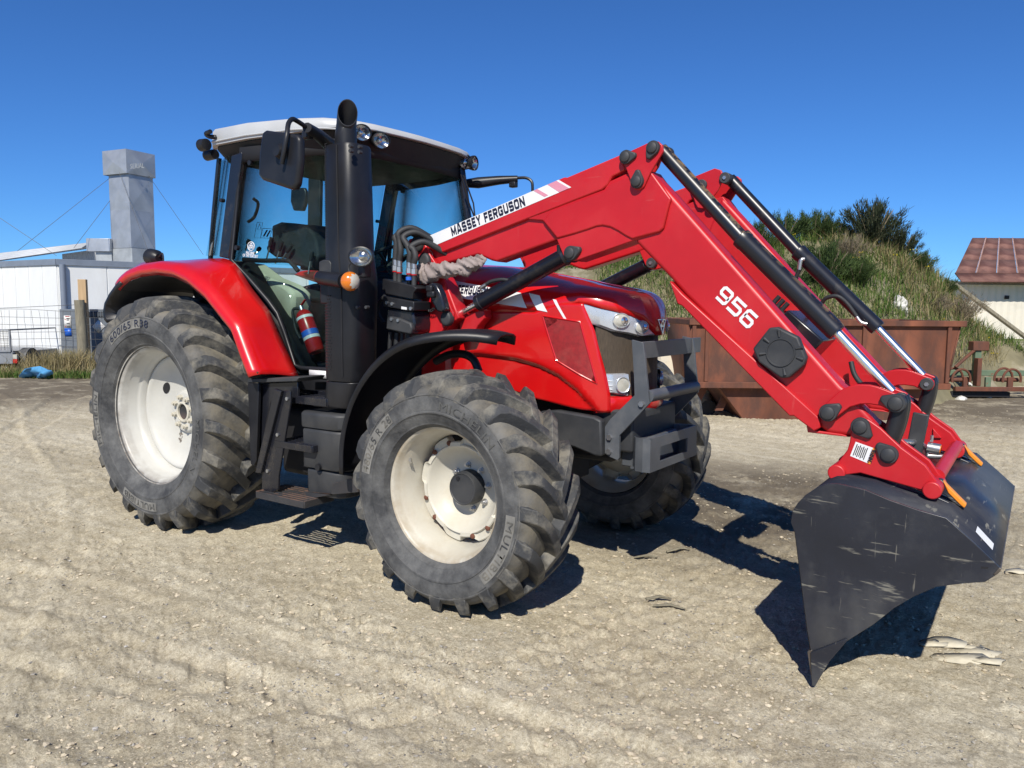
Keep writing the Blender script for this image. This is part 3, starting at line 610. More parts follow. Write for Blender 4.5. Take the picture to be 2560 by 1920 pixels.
# grille and lamps on the nose
def nose(y, dx=0.): return outX(y)+dx
LZ = ([0, .06, .10, .16, .24, .31, .365, .385, .395], [1.470, 1.470, 1.474, 1.470, 1.490, 1.503, 1.538, 1.552, 1.63])
ys_ = np.linspace(-.352, .352, 41)
G().loft([[(nose(y, -.045), y, lerp(1.115, interp(abs(y), *LZ)+.03, t)) for t in np.linspace(0, 1, 12)] for y in ys_], False, False).build('grille', 'grille', TR, 60)
G().loft([[(nose(y, dx), y, z) for dx, z in ((-.06, 1.125), (-.012, 1.118), (.0, 1.10), (.0, 1.06), (-.02, 1.03), (-.1, 1.02))] for y in np.linspace(-.36, .36, 31)], False, False).build('chin', 'red_gloss', TR, 40)
for sd in (-1, 1):
    hb = G().loft([[(nose(y, dx), sd*y, lerp(interp(y, *LZ), interp(y, HY, HZ)-.003, t)) for t, dx in ((-.06, -.03), (0, -.002), (.5, .004), (1, .002), (1.08, -.02))] for y in np.linspace(.07, .398, 40)], False, False).build('headlamp_panel', 'silver', TR, 40)
    for yc, zc, rr in ((.290, 1.558, .040), (.175, 1.520, .036)):
        x0 = nose(yc); nrm = Vector((1, .9*(yc/.3)*sd, 0)).normalized(); tx = Vector((-nrm.y, nrm.x, 0))
        cx_ = Vector((x0+.006, sd*yc, zc))
        def disc(r, d, n=28, sx=1.0): return [cx_+nrm*d+tx*r*sx*math.cos(2*math.pi*k/n)+Vector((0, 0, r*math.sin(2*math.pi*k/n))) for k in range(n)]
        G().loft([disc(rr*1.0, .0, sx=1.25), disc(rr*1.06, .006, sx=1.25), disc(rr*1.0, .009, sx=1.25), disc(rr*.94, .004, sx=1.25)], False).build('lamp_bezel', 'silver', hb, 40)
        G().loft([disc(rr*.95, .003, sx=1.25), disc(rr*.7, .012, sx=1.25), disc(rr*.3, .017, sx=1.25)]).build('lamp_lens', 'lampglass', hb, 40)
        cx_ = cx_+tx*(-sd)*rr*.35
        G().loft([disc(rr*.62, .006), disc(rr*.5, .019), disc(rr*.2, .023)]).build('lamp_bulb_lens', 'lens', hb, 40)
    lb = G().loft([[(nose(y, dx), sd*y, lerp(1.148, 1.250, t)-(.03*max(0, (.3-y)/.1) if t < .5 else 0)) for t, dx in ((-.05, -.05), (0, -.02), (.5, -.012), (1, -.02), (1.05, -.05))] for y in np.linspace(.225, .352, 14)], False, False).build('lower_lamp_panel', 'silver', TR, 40)
    for zz in (1.19, 1.215, 1.168):
        G().tube([(nose(.345, -.012), sd*.345, zz), (nose(.312, -.010), sd*.312, zz-.003)], .0025, 6).build('rib', 'silver', lb)
    cx_ = Vector((nose(.265)-.006, sd*.265, 1.190)); nrm = Vector((1, .75*sd, 0)).normalized(); tx = Vector((-nrm.y, nrm.x, 0))
    G().loft([disc(.047, .0, sx=.95), disc(.045, .008, sx=.95), disc(.04, .005, sx=.95), disc(.036, -.012, sx=.95)], False).build('lamp_bezel', 'silver', lb, 40)
    G().loft([disc(.040, .002, sx=.95), disc(.02, .006, sx=.95)]).build('lamp_lens', 'lampglass', lb, 40)
# badge: triple triangle on the nose
g = G()
def tri(y0, z0, y1, z1, y2, z2):
    for a, b in (((y0, z0), (y1, z1)), ((y1, z1), (y2, z2)), ((y2, z2), (y0, z0))):
        g.bar((nose(a[0], .010), a[0], a[1]), (nose(b[0], .010), b[0], b[1]), .005, .007, (1, 0, 0))
tri(-.050, 1.562, .050, 1.562, 0, 1.482); tri(-.026, 1.522, .026, 1.522, 0, 1.562); tri(-.026, 1.530, 0, 1.482, .026, 1.53)
g.build('badge', 'chrome', TR)

# grey skirt below the bonnet
sk = [(2.84,1.013),(2.961,1.029),(3.207,1.011),(3.254,0.993),(3.263,0.789),(3.218,0.785),(3.174,0.797),(3.082,0.82),(3.004,0.833),(2.842,0.829)]
o = plate('front_skirt', sk, -.40, -.34, 'grey', TR, .012); both(o)
boxp('front_support', (3.28, 0, .93), (.26, .62, .24), 'grey', TR, .015)
# guard frame
GP = [(3.419,1.455),(3.489,1.441),(3.501,1.369),(3.51,1.284),(3.534,1.11),(3.378,0.938),(3.356,0.916),(3.359,0.79),(3.348,0.772),(3.295,0.788),(3.267,0.802),(3.264,0.956),(3.296,1.001),(3.444,1.15),(3.438,1.248)]
o = plate('guard_plate', GP, -.372, -.352, 'steel', TR, .002); both(o)
q0, q1 = (3.429,-0.37,1.452), (3.506,-0.37,1.37)
g = G().prism([(3.470, 1.352), (3.486, 1.352), (3.486, 1.445), (3.470, 1.445)], -.37, .50); g.build('guard_crossbar', 'steel', TR, 35, .002)
tubep('guard_tube', [(3.515, -.352, 1.145), (3.515, .352, 1.145)], .034, 'steel', TR, 20)
for sd in (-1, 1):
    for px_ in ((3.49,-0.372,1.104), (3.297,-0.372,0.899), (3.296,-0.372,0.817)):
        G().tube([(px_[0], sd*.371, px_[2]), (px_[0], sd*.387, px_[2])], .017, 6).build('guard_bolt', 'zinc', TR, 30)
# weight carrier: open channel with a slot
def slotbox():
    g = G(); x0, x1, z0, z1 = 3.40, 3.535, .715, .905
    fr = lambda y: x1+.02*y
    t = .012
    for y0, y1, a, b in ((-.33, .33, z0, z0+.045), (-.33, .33, z1-.06, z1), (-.33, -.20, z0+.045, z1-.06), (.19, .33, z0+.045, z1-.06)):
        g.add([(fr(y0), y0, a), (fr(y1), y1, a), (fr(y1), y1, b), (fr(y0), y0, b), (fr(y0)-t, y0, a), (fr(y1)-t, y1, a), (fr(y1)-t, y1, b), (fr(y0)-t, y0, b)],
              [(0, 1, 2, 3), (7, 6, 5, 4), (0, 4, 5, 1), (3, 2, 6, 7), (0, 3, 7, 4), (1, 5, 6, 2)])
    for sd in (-1, 1):
        pts = [(x1+.02*.33*sd, sd*.33), (x1-.05, sd*.337), (x1-.10, sd*.325), (x0, sd*.28)]
        for (xa, ya), (xb, yb) in zip(pts, pts[1:]):
            g.add([(xa, ya, z0), (xb, yb, z0), (xb, yb, z1), (xa, ya, z1), (xa, ya-sd*t, z0), (xb, yb-sd*t, z0), (xb, yb-sd*t, z1), (xa, ya-sd*t, z1)],
                  [(0, 1, 2, 3), (7, 6, 5, 4), (0, 4, 5, 1), (3, 2, 6, 7), (0, 3, 7, 4), (1, 5, 6, 2)])
    g.box((3.46, 0, z0+.01), (.13, .6, .012))
    return g
slotbox().build('weight_carrier', 'steel', TR, 30)
boxp('carrier_stem', (3.38, 0, .80), (.14, .5, .17), 'steel', TR, .01)

# front mudguards
def front_guard():
    rings = []
    for i in range(31):
        a = R(lerp(179, 77, i/30)); r = lerp(.80, .862, i/30)+.02*math.sin(math.pi*i/30)
        wo = -1.13 if i < 21 else lerp(-1.13, -.90, ((i-21)/9)**1.3)
        ring = []
        for y, dr in ((wo, -.045), (wo+.004, -.012), (wo+.025, .004), (lerp(wo, -.735, .45), .012), (-.76, .008), (-.735, -.005), (-.73, -.05)):
            ring.append((2.70+(r+dr)*math.cos(a), y, .63+(r+dr)*math.sin(a)))
        rings.append(ring)
    return G().loft(rings, False, False)
o = front_guard().build('front_mudguard', 'black', TR, 45, thick=.012); both(o)
o = tubep('mudguard_bracket', [(2.309,-0.72,1.304), (2.424,-0.74,1.348), (2.548,-0.76,1.359), (2.629,-0.77,1.332), (2.668,-0.77,1.266)], .024, 'black', TR, 10, 5); both(o)

# rear mudguards
LIP = [(-0.468,1.761),(-0.423,1.792),(-0.321,1.834),(-0.157,1.864),(0.051,1.874),(0.269,1.853),(0.435,1.801),(0.633,1.696),(0.784,1.576),(0.912,1.476),(1.007,1.301),(1.084,1.169)]
INN = [(-0.761,1.931),(-0.656,1.96),(-0.479,1.963),(-0.285,1.963),(-0.051,1.961),(0.15,1.964),(0.386,1.962),(0.513,1.939),(0.701,1.748),(0.888,1.588),(1.012,1.395),(1.177,1.152)]
def resample(p, n):
    p = [Vector(q) for q in p]; L = [0]
    for a, b in zip(p, p[1:]): L.append(L[-1]+(b-a).length)
    return [(float(np.interp(t*L[-1], L, [q[0] for q in p])), float(np.interp(t*L[-1], L, [q[1] for q in p]))) for t in np.linspace(0, 1, n)]
lip, inn = resample(LIP, 49), resample(INN, 49)
def rear_guard():
    rings = []
    for i, ((lx, lz), (ix, iz)) in enumerate(zip(lip, inn)):
        dx, dz = lx-0, lz-.83; L = math.hypot(dx, dz); nx, nz = dx/L, dz/L
        ring = [(lx-nx*.03, -1.10, lz-nz*.03), (lx, -1.125, lz), (lx+nx*.022, -1.123, lz+nz*.022), (lx+nx*.045, -1.105, lz+nz*.045)]
        mx, mz = lx+nx*.062, lz+nz*.062
        for t in (.0, .25, .5, .75, 1):
            ring.append((lerp(mx, ix, t**1.5), lerp(-1.07, -.80, t), lerp(mz, iz, t**1.5)))
        rings.append(ring)
    return G().loft(rings, False, False)
o = rear_guard().build('rear_mudguard', 'red_gloss', TR, 55, thick=.010)
o['label'] = 'glossy red rear mudguard'; both(o)
# inner arch liner and rubber flap behind
g = G()
for r0 in (1,):
    rings = []
    for i, (lx, lz) in enumerate(lip):
        dx, dz = lx, lz-.83; L = math.hypot(dx, dz); nx, nz = dx/L, dz/L
        rings.append([(lx-nx*.035, -1.10, lz-nz*.035), (lx-nx*.03, -.60, lz-nz*.03), (lx-nx*.04, -.50, lz-nz*.04), (lx-nx*.45, -.48, lz-nz*.45)])
    g.loft(rings, False, False)
o = g.build('arch_liner', 'dark', TR, 45, thick=.006); both(o)
fl = [(-0.459,1.791),(-0.517,1.762),(-0.611,1.698),(-0.682,1.63),(-0.708,1.568),(-0.691,1.52),(-0.661,1.504),(-0.599,1.535),(-0.505,1.603),(-0.399,1.677),(-0.272,1.743)]
rings = [[(x, -1.13, z), (x, -.80, z), (x, -.45, z)] for x, z in [(-0.397,1.794),(-0.462,1.761),(-0.555,1.697),(-0.625,1.63),(-0.651,1.568),(-0.64,1.521),(-0.61,1.501)]]
o = G().loft(rings, False, False).build('mudguard_extension', 'black', TR, 45, thick=.03); both(o)
for px_ in ((1.124,-1.07,1.195), (1.124,-0.83,1.191)):
    G().tube([px_, (px_[0], px_[1]-.03, px_[2])], .010, 10).build('rivet', 'rust', TR)
# tail lamp on the mudguard
c_l = (-0.396,-0.86,1.999)
g = G().tube([(c_l[0]-.06, c_l[1], c_l[2]+.005), (c_l[0]-.045, c_l[1], c_l[2]), (c_l[0]+.04, c_l[1], c_l[2]-.01), (c_l[0]+.07, c_l[1], c_l[2]-.012)], [.045, .062, .058, .03], 18); wl_ = g.build('work_lamp', 'black', TR, 40)
tubep('lamp_wire', [(c_l[0]+.06, c_l[1], c_l[2]-.01), (c_l[0]+.12, c_l[1], c_l[2]+.02), (c_l[0]+.13, c_l[1], c_l[2]-.04), (c_l[0]+.10, c_l[1], c_l[2]-.08)], .005, 'hose', wl_, 6, 4)
boxp('lamp_bracket', (c_l[0]+.01, c_l[1], c_l[2]-.07), (.03, .04, .06), 'zinc', wl_, .004)


# ---------------------------------------------------------------- tractor: cab
# plan: rear corners (.20, .70), door post (.45, .80), front post (1.52, .58)
cabroot = TR
def poly3(name, pts, mat, parent, thick=.006, **k):
    return G().add(pts, [tuple(range(len(pts)))]).build(name, mat, parent, 30, thick=thick, **k)
# roof
def roof_ring(z, inset, top, fr=0):
    pl = [(.17, -.60), (.19, -.72), (.30, -.795), (.70, -.815), (1.15, -.80), (1.38, -.745), (1.52, -.63), (1.575, -.45), (1.60, -.2), (1.61, 0)]
    pl = pl+[(x, -y) for x, y in pl[-2::-1]]
    out = []
    for x, y in pl:
        cxm = .85; sx = (x-cxm); f = 1-inset
        xx = cxm+sx*f; yy = y*f
        out.append((xx, yy, z-top*max(0, xx-.55)+fr*min(1, max(0, (xx-1.28)/.2))))
    return out
rg = [roof_ring(2.765, .10, .02, .035), roof_ring(2.768, .0, .022, .035), roof_ring(2.80, -.004, .035, .022), roof_ring(2.862, .004, .055), roof_ring(2.882, .02, .058), roof_ring(2.893, .07, .058), roof_ring(2.905, .25, .055), roof_ring(2.912, .5, .05), roof_ring(2.915, .9, .05)]
rf = G().loft(rg).build('roof', 'roof', TR, 40)
# raised rim line on the roof side and the dark underside
g = G().tube([(x, y*1.004, z+.012) for x, y, z in roof_ring(2.778, -.004, .03)][2:7], .006, 6); g.build('roof_trim', 'roof', rf)
ug = [roof_ring(2.665, .12, .02), roof_ring(2.764, .03, .02, .034)]
G().loft(ug).build('roof_underside', 'dark', TR, 40, .01)
# posts (dark) : door post, rear post, front posts, far side mirrored
bp_ = [(0.514,2.677),(0.633,2.686),(0.451,1.958),(0.337,1.978)]
o = plate('door_post', bp_, -.80, -.74, 'black_gloss', TR, .008); both(o)
FP = [(1.47, -.585, 2.70), (1.535, -.60, 2.25), (1.57, -.60, 1.80), (1.575, -.60, 1.20)]
o = G().tube(FP, [.032, .034, .036, .036], 10).build('front_post', 'black_gloss', TR, 40); both(o)
RP = [(.235, -.70, 2.70), (.165, -.71, 2.30), (.115, -.72, 1.95)]
o = G().tube(RP, .018, 8).build('rear_post', 'black_gloss', TR, 40); both(o)
# glazing
qg = [(0.301,2.684),(0.473,2.684),(0.294,1.989),(0.067,1.997)]
o = poly3('quarter_pane', [(qg[0][0], -.715, qg[0][1]), (qg[1][0], -.775, qg[1][1]), (qg[2][0], -.785, qg[2][1]), (qg[3][0], -.72, qg[3][1])], 'glass', TR); both(o)
hg = (0.377,-0.77,2.376); o = G().tube([hg, (hg[0], hg[1]-.03, hg[2])], .014, 12).build('pane_hinge', 'black', TR); both(o)
DG = [(0.485,-0.794,1.952),(0.621,-0.772,1.837),(0.81,-0.742,1.662),(0.887,-0.729,1.576),(0.946,-0.72,1.453),(1.033,-0.705,1.22),(1.094,-0.696,1.201),(1.368,-0.651,1.199)]
dg = [(.64, -.77, 2.69)]+[tuple(q) for q in DG]+[(1.555, -.615, 1.80), (1.52, -.61, 2.25), (1.465, -.605, 2.69)]
o = poly3('door_pane', dg, 'glass', TR); both(o)
dp = [(.60, -.775, 2.69)]+[(q[0], q[1]-.006, q[2]) for q in DG]
tubep('door_seal', dp, .017, 'black', TR, 10); 
o = tubep('door_seal', [(q[0], -q[1], q[2]) for q in dp], .017, 'black', TR, 10)
for q in [(0.69,-0.761,2.611),(0.547,-0.784,2.034)]: o = G().tube([q, (q[0], q[1]-.025, q[2])], .018, 14).build('door_hinge', 'black', TR); both(o)
ws = [[(1.475+.045*math.cos(y*2.3)-.03, y, 2.70), (1.54+.05*math.cos(y*2.3)-.03, y, 2.25), (1.575+.05*math.cos(y*2.3)-.03, y, 1.80)] for y in np.linspace(-.58, .58, 13)]
G().loft(ws, False, False).build('windscreen', 'glass', TR, 60, thick=.006)
poly3('rear_pane', [(.235, -.69, 2.69), (.235, .69, 2.69), (.115, .71, 1.96), (.115, -.71, 1.96)], 'glass', TR)
# header band under the roof, floor and firewall, lower cab shell
g = G().loft([[(.60, -.785, z), (1.10, -.72, z), (1.46, -.60, z), (1.50, -.3, z), (1.51, 0, z), (1.50, .3, z), (1.46, .60, z), (1.10, .72, z), (.60, .785, z)] for z in (2.62, 2.72)], False, False); g.build('header', 'dark', TR, 60, thick=.02)
g = G().prism([(.3, 1.12), (1.58, 1.12), (1.58, 1.18), (.3, 1.18)], -.60, .60); g.build('cab_floor', 'dark', TR, 35, .01)
g = G().prism([(.12, 1.94), (.45, 1.95), (.95, 1.42), (1.12, 1.18), (.5, 1.1), (.1, 1.5)], -.70, -.55); o = g.build('fender_trim', 'dark', TR, 35, .03); both(o)
cp = [(0.066,1.976),(0.374,1.939),(0.571,1.838),(0.776,1.78),(0.874,1.72),(0.866,1.637),(0.845,1.57),(0.763,1.365),(0.607,1.36),(0.456,1.618),(0.257,1.794)]
o = plate('side_console', cp, -.58, -.40, 'console', TR, .03); both(o)
boxp('firewall', (1.60, 0, 1.45), (.06, 1.1, .7), 'dark', TR, .02)
boxp('cab_sill', (1.0, 0, 1.08), (1.15, 1.30, .09), 'black', TR, .01)
q = [(1.212,-0.719,1.199),(1.408,-0.699,1.196),(1.41,-0.699,1.145),(1.21,-0.719,1.147)]; poly3('plate_sticker', [(a, b-.02, c) for a, b, c in q], 'white', TR, .002)
# furniture inside
G().prism([(.25, 1.2), (1.52, 1.2), (1.52, 1.80), (1.2, 1.86), (.25, 1.95)], .60, .64).build('far_door_trim', 'dark', TR, 35, .01)
tubep('wiper', [(1.60, .42, 2.62), (1.615, .50, 2.42), (1.63, .56, 2.30)], .006, 'dark', TR, 6); tubep('wiper', [(1.60, .45, 2.62), (1.62, .55, 2.42), (1.63, .56, 2.30)], .006, 'dark', TR, 6)
sp_ = [(0.376,2.237),(0.478,2.258),(0.636,2.241),(0.763,2.217),(0.837,2.163),(0.873,2.094),(0.895,1.993),(0.83,1.893),(0.626,1.932),(0.523,1.987),(0.402,1.999),(0.308,2.047),(0.302,2.082),(0.372,2.115)]
s0 = plate('seat_backrest', sp_, -.36, -.10, 'seatm', TR, .04, 3)
boxp('seat_cushion', (.80, .05, 1.72), (.50, .50, .14), 'seatm', TR, .04); boxp('seat_base', (.95, 0, 1.42), (.34, .36, .5), 'dark', TR, .03)
dsp = [(0.452,2.252),(0.567,2.257),(0.594,2.026),(0.605,1.907),(0.395,1.911),(0.427,2.087)]
plate('dashboard', dsp, -.12, .30, 'dark', TR, .02); boxp('steering_column', (1.42, 0, 1.45), (.14, .2, .6), 'dark', TR, .03, rot=Matrix.Rotation(-.25, 3, 'Y'))
g = G(); n = 40; cw = Vector((1.22, 0, 1.98)); ax_ = Vector((-.45, 0, .89)).normalized(); e1 = Vector((0, 1, 0)); e2 = ax_.cross(e1)
g.tube([cw+.19*(math.cos(2*math.pi*k/n)*e1+math.sin(2*math.pi*k/n)*e2) for k in range(n+1)], .014, 8); g.tube([cw-ax_*.06, cw-ax_*.35+Vector((.12, 0, 0))], .03, 10)
for a in (R(90), R(210), R(330)): g.tube([cw+.19*(math.cos(a)*e1+math.sin(a)*e2), cw-ax_*.05], .011, 6)
g.build('steering_wheel', 'dark', TR, 40)
for a, b in (((0.374,-0.400,2.013),(0.429,-0.400,2.141)), ((0.481,-0.400,1.984),(0.545,-0.400,2.110)), ((0.547,-0.400,1.982),(0.655,-0.400,2.080)), ((0.840,-0.400,1.898),(0.875,-0.400,2.022)), ((0.229,-0.400,2.035),(0.286,-0.400,2.069)), ((0.117,-0.400,2.075),(0.156,-0.400,2.136))):
    a, b = Vector(a), Vector(b); m = a.lerp(b, .45)
    lv = G().tube([a-(b-a)*.3, m], .006, 8).build('lever', 'zinc', TR); G().tube([m, m.lerp(b, .5), b], [.012, .018, .014], 10).build('lever_knob', 'dark', lv, 40)

# grab rails and stickers on the far glazing
def on_rear(y, z): return (.115+.164*(z-1.96)+.012, y, z)           # inside face of the rear pane
tubep('grab_rail', [on_rear(*q) for q in [(-0.389,2.448),(-0.342,2.414),(-0.367,2.314),(-0.421,2.269)]], .012, 'dark', TR, 8, 4)
plate('far_mirror_inside', [(-0.94,2.788),(-0.753,2.778),(-0.729,2.743),(-0.732,2.632),(-0.776,2.555),(-0.913,2.568),(-0.953,2.659)], .93, .97, 'black', TR, .01)
fp_ = [(-0.467,2.82),(-0.304,2.805),(-0.33,2.305),(-0.492,2.313)]; plate('far_door_post', [(x, z) for x, z in fp_], .74, .78, 'dark', TR, .006)
for pq in ([(-0.338,2.274),(-0.289,2.278),(-0.295,2.157),(-0.356,2.156)], [(-0.28,2.234),(-0.191,2.237),(-0.21,2.163),(-0.295,2.159)], [(-0.315,2.267),(-0.3,2.224),(-0.332,2.221)]):
    G().tube([on_rear(*q) for q in pq+pq[:1]], .0022, 4).build('warning_sticker', 'dark', TR)
for k in range(2): G().add([on_rear(y+.03*k, z) for y, z in [(-0.276,2.172),(-0.247,2.224),(-0.23,2.225),(-0.26,2.171)]], [(0, 1, 2, 3)]).build('warning_sticker', 'dark', TR)
# award sticker on the door
def on_door(x, z): return (x, lerp(-.80, -.62, (x-.45)/1.11)-.008, z)
q = [(0.671,-0.764,2.042),(0.594,-0.777,1.982),(0.731,-0.754,1.969),(0.625,-0.772,1.999),(0.698,-0.76,1.992)]
n = 28; cc = q[0]
for r_ in (.030,):
    G().tube([on_door(cc[0]+r_*math.cos(2*math.pi*k/n), cc[2]+r_*math.sin(2*math.pi*k/n)) for k in range(n+1)], .003, 5).build('award_sticker', 'white', TR)
    for k in range(3):
        a = R(90+120*k); G().tube([on_door(cc[0]+.011*math.cos(a)+.009*math.cos(2*math.pi*j/10), cc[2]+.011*math.sin(a)+.009*math.sin(2*math.pi*j/10)) for j in range(11)], .003, 5).build('award_sticker', 'white', TR)
lettering('award_lettering', 'OF THE YEAR 2017', (q[1][0], q[1][2]), (q[2][0], q[2][2]), .020, on_door, 'white', TR, bold=.03)
lettering('award_lettering', 'MACHINE', (q[3][0], q[3][2]), (q[4][0], q[4][2]), .020, on_door, 'white', TR, bold=.03)
tubep('door_rail', [(0.547,-0.747,1.954),(0.721,-0.718,1.943),(0.937,-0.683,1.939),(0.987,-0.675,1.914),(1.035,-0.667,1.866)], .016, 'dark', TR, 8, 4)
M['clear'] = glassmat('clear_lens', (.9, .9, .9))
# roof fittings: rear aerial arm, corner lamps, work lamps, far mirror arm, near mirror
a0 = (0.358,-0.82,2.799); tubep('roof_hook', [(0.361,-0.81,2.815), (0.323,-0.84,2.819), (0.305,-0.85,2.839), (0.37,-0.86,2.844)], .016, 'black', TR, 10, 3)
b0 = (0.066,-0.74,2.801); G().tube([(b0[0]+.015, b0[1], b0[2]), (b0[0]+.08, b0[1], b0[2])], [.045, .042], 20).build('rear_lamp', 'black', TR, 40)
b1 = (0.08,-0.66,2.746); G().tube([(b1[0]-.05, b1[1], b1[2]), (b1[0]+.05, b1[1], b1[2])], [.04, .036], 20).build('rear_lamp', 'black', TR, 40)
def round_lamp(name, c, nrm, r, par, sx=1.0, sz=1.0, lens='lens', depth=.09):
    nrm = Vector(nrm).normalized(); tx = Vector((-nrm.y, nrm.x, 0)).normalized(); tz = nrm.cross(tx) if False else tx.cross(nrm)*-1; c = Vector(c)
    D = lambda q, d, n=28: [c+nrm*d+tx*q*sx*math.cos(2*math.pi*k/n)+tz*q*sz*math.sin(2*math.pi*k/n) for k in range(n)]
    h = G().loft([D(r*.05, -depth), D(r*.55, -depth), D(r*.95, -depth*.5), D(r*1.14, -.012), D(r*1.14, .006), D(r*1.02, .009), D(r*1.0, -.004)], False).build(name, 'black', par, 40)
    G().loft([D(r*1.0, -.002), D(r*.85, -.010), D(r*.6, -.022), D(r*.25, -.030), D(r*.22, -.012), D(r*.02, -.010)], False).build('reflector', lens, h, 40)
    G().loft([D(r*1.0, .002), D(r*.7, .006), D(r*.3, .008), D(r*.02, .0085)], False).build('lens', 'clear', h, 40)
    return h
for c in [(-0.587,2.742),(-0.412,2.723)]:
    round_lamp('work_lamp', (1.585, c[0], c[1]), (1, -.35, -.15), .048, TR, 1.18)
for c in ((1.55, .30, 2.70), (1.55, .42, 2.70)): pass
cl = Vector((1.50, .60, 2.745))
round_lamp('corner_lamp', cl+Vector((.02, -.02, 0)), (.75, -.65, -.05), .050, TR)
round_lamp('corner_lamp', cl+Vector((.05, .05, 0)), (1, .1, -.05), .050, TR)
# far mirror arm
fa = [(1.338,0.8,2.626), (1.437,0.85,2.63), (1.574,0.95,2.652), (1.709,1.02,2.66)]
G().tube(fa, [.032, .045, .036, .028], 10).build('mirror_arm', 'black', TR, 40)
tubep('mirror_rod', [(1.709,1.02,2.669), (1.776,1.04,2.666), (1.824,1.05,2.636), (1.835,1.05,2.571), (1.837,1.05,2.37)], .012, 'black', TR, 8, 4)
boxp('arm_lamp', (1.696,0.98,2.611), (.06, .05, .045), 'black', TR, .008)
# near mirror
ma = [(1.50, -.66, 2.66), (1.524,-0.8,2.631), (1.59,-0.95,2.656), (1.651,-1.1,2.67)]
G().tube(ma, [.045, .045, .038, .030], 10).build('mirror_arm', 'black', TR, 40)
mr = [(1.639,-1.1,2.676), (1.648,-1.17,2.693), (1.665,-1.22,2.691), (1.68,-1.26,2.656), (1.714,-1.3,2.586), (1.704,-1.31,2.508), (1.677,-1.31,2.426)]
tubep('mirror_rod', mr, .014, 'black', TR, 10, 5)
boxp('arm_lamp', (1.586,-1.04,2.645), (.06, .05, .05), 'black', TR, .012)
mp_ = [(1.47,2.632),(1.502,2.64),(1.775,2.584),(1.801,2.558),(1.797,2.443),(1.769,2.306),(1.742,2.285),(1.706,2.286),(1.459,2.36),(1.424,2.391),(1.439,2.503)]
mo = plate('mirror_housing', mp_, -1.285, -1.235, 'black', TR, .022, 4)
mc = (1.665,-1.3,2.502); round_c = G().tube([(mc[0]-.02, -1.29, mc[2]), (mc[0]-.02, -1.325, mc[2])], [.045, .03], 20).build('mirror_clamp', 'black', mo, 40)
# exhaust stack
def stack_ring(z, cx, hx, hy, cy=-.86, r=.4):
    out = []
    for k in range(28):
        a = 2*math.pi*k/28; c, s_ = math.cos(a), math.sin(a)
        out.append((cx+hx*math.copysign(abs(c)**.62, c), cy+hy*math.copysign(abs(s_)**.62, s_), z))
    return out
g = G().loft([stack_ring(1.17, 1.735, .135, .125), stack_ring(1.20, 1.738, .140, .13), stack_ring(1.70, 1.750, .148, .13), stack_ring(1.80, 1.752, .146, .13), stack_ring(1.95, 1.744, .132, .125), stack_ring(2.25, 1.742, .130, .12), stack_ring(2.575, 1.738, .126, .115), stack_ring(2.592, 1.738, .118, .107), stack_ring(2.60, 1.738, .08, .07)])
st = g.build('exhaust_shroud', 'black', TR, 40)
g = G().loft([stack_ring(1.00, 1.70, .115, .11), stack_ring(1.02, 1.70, .125, .12), stack_ring(1.165, 1.735, .140, .122)]); g.build('shroud_foot', 'black', st, 40, .006)
g = G().tube([(1.80, -.990, 1.20), (1.80, -.992, 1.75), (1.775, -.985, 1.95), (1.765, -.979, 2.58)], .004, 6); g.build('shroud_seam', 'dark', st)
for a in [(1.886,2.558),(1.961,2.546),(1.886,2.53),(1.96,2.516),(1.927,1.622),(2.002,1.623)]: G().tube([(a[0], -.965, a[1]), (a[0], -.990, a[1])], .010, 12).build('screw', 'grey', st)
g = G()
for i in range(26):
    for j in range(5):
        z = 1.24+i*.018; x = 1.625+j*.017+(.0085 if i % 2 else 0)
        hx = .145; c = (x-1.747)/hx; sy = (max(0, 1-abs(c)**(2/.62)))**(.62/2)
        y = -.86-.131*sy
        g.tube([(x, y-.002, z), (x, y+.004, z)], .0048, 6)
gg = g.build('perforations', 'dark', st); gg['kind'] = 'stuff'
g = G()
for i in range(60):
    for j in range(3):
        z = 1.86+i*.0125; x = 1.638+j*.012+(.006 if i % 2 else 0); hx = interp(z, [1.8, 1.95, 2.25, 2.58], [.158, .138, .130, .126]); cxx = interp(z, [1.8, 1.95, 2.25, 2.58], [1.77, 1.752, 1.742, 1.738])
        c = (x-cxx)/hx
        if abs(c) > .97: continue
        sy = (max(0, 1-abs(c)**(2/.62)))**(.62/2); hy = interp(z, [1.8, 1.95, 2.25, 2.58], [.13, .125, .12, .115])
        y = -.86-hy*sy; g.tube([(x, y-.002, z), (x, y+.004, z)], .0038, 6)
gg = g.build('perforations', 'dark', st); gg['kind'] = 'stuff'
# pipe with its slanted mouth turned forward
def pipe_ring(c, r, ax, n=28, slant=0, dirv=(1, -.75, 0)):
    ax = Vector(ax).normalized(); x = ax.cross(Vector((0, 1, 0))).normalized(); y = ax.cross(x); d = Vector(dirv).normalized(); out = []
    for k in range(n):
        o_ = x*math.cos(2*math.pi*k/n)*r+y*math.sin(2*math.pi*k/n)*r
        out.append(Vector(c)+o_-ax*slant*o_.dot(d))
    return out
pc = [(1.72, -.86, 2.55), (1.722, -.86, 2.66), (1.728, -.862, 2.70), (1.738, -.868, 2.735), (1.760, -.88, 2.785)]
axs = [(0, 0, 1), (0, 0, 1), (.2, -.05, 1), (.38, -.12, 1), (.42, -.15, 1)]
rr_ = [.068, .066, .062, .060, .060]
ro = [pipe_ring(c, r, a, slant=(1.25 if i == 4 else .5 if i == 3 else 0)) for i, (c, r, a) in enumerate(zip(pc, rr_, axs))]
ri = [pipe_ring(c, r-.004, a, slant=(1.25 if i == 4 else .5 if i == 3 else 0)) for i, (c, r, a) in enumerate(zip(pc, rr_, axs))][::-1]
G().loft(ro+ri, False).build('exhaust_pipe', 'black', st, 40)
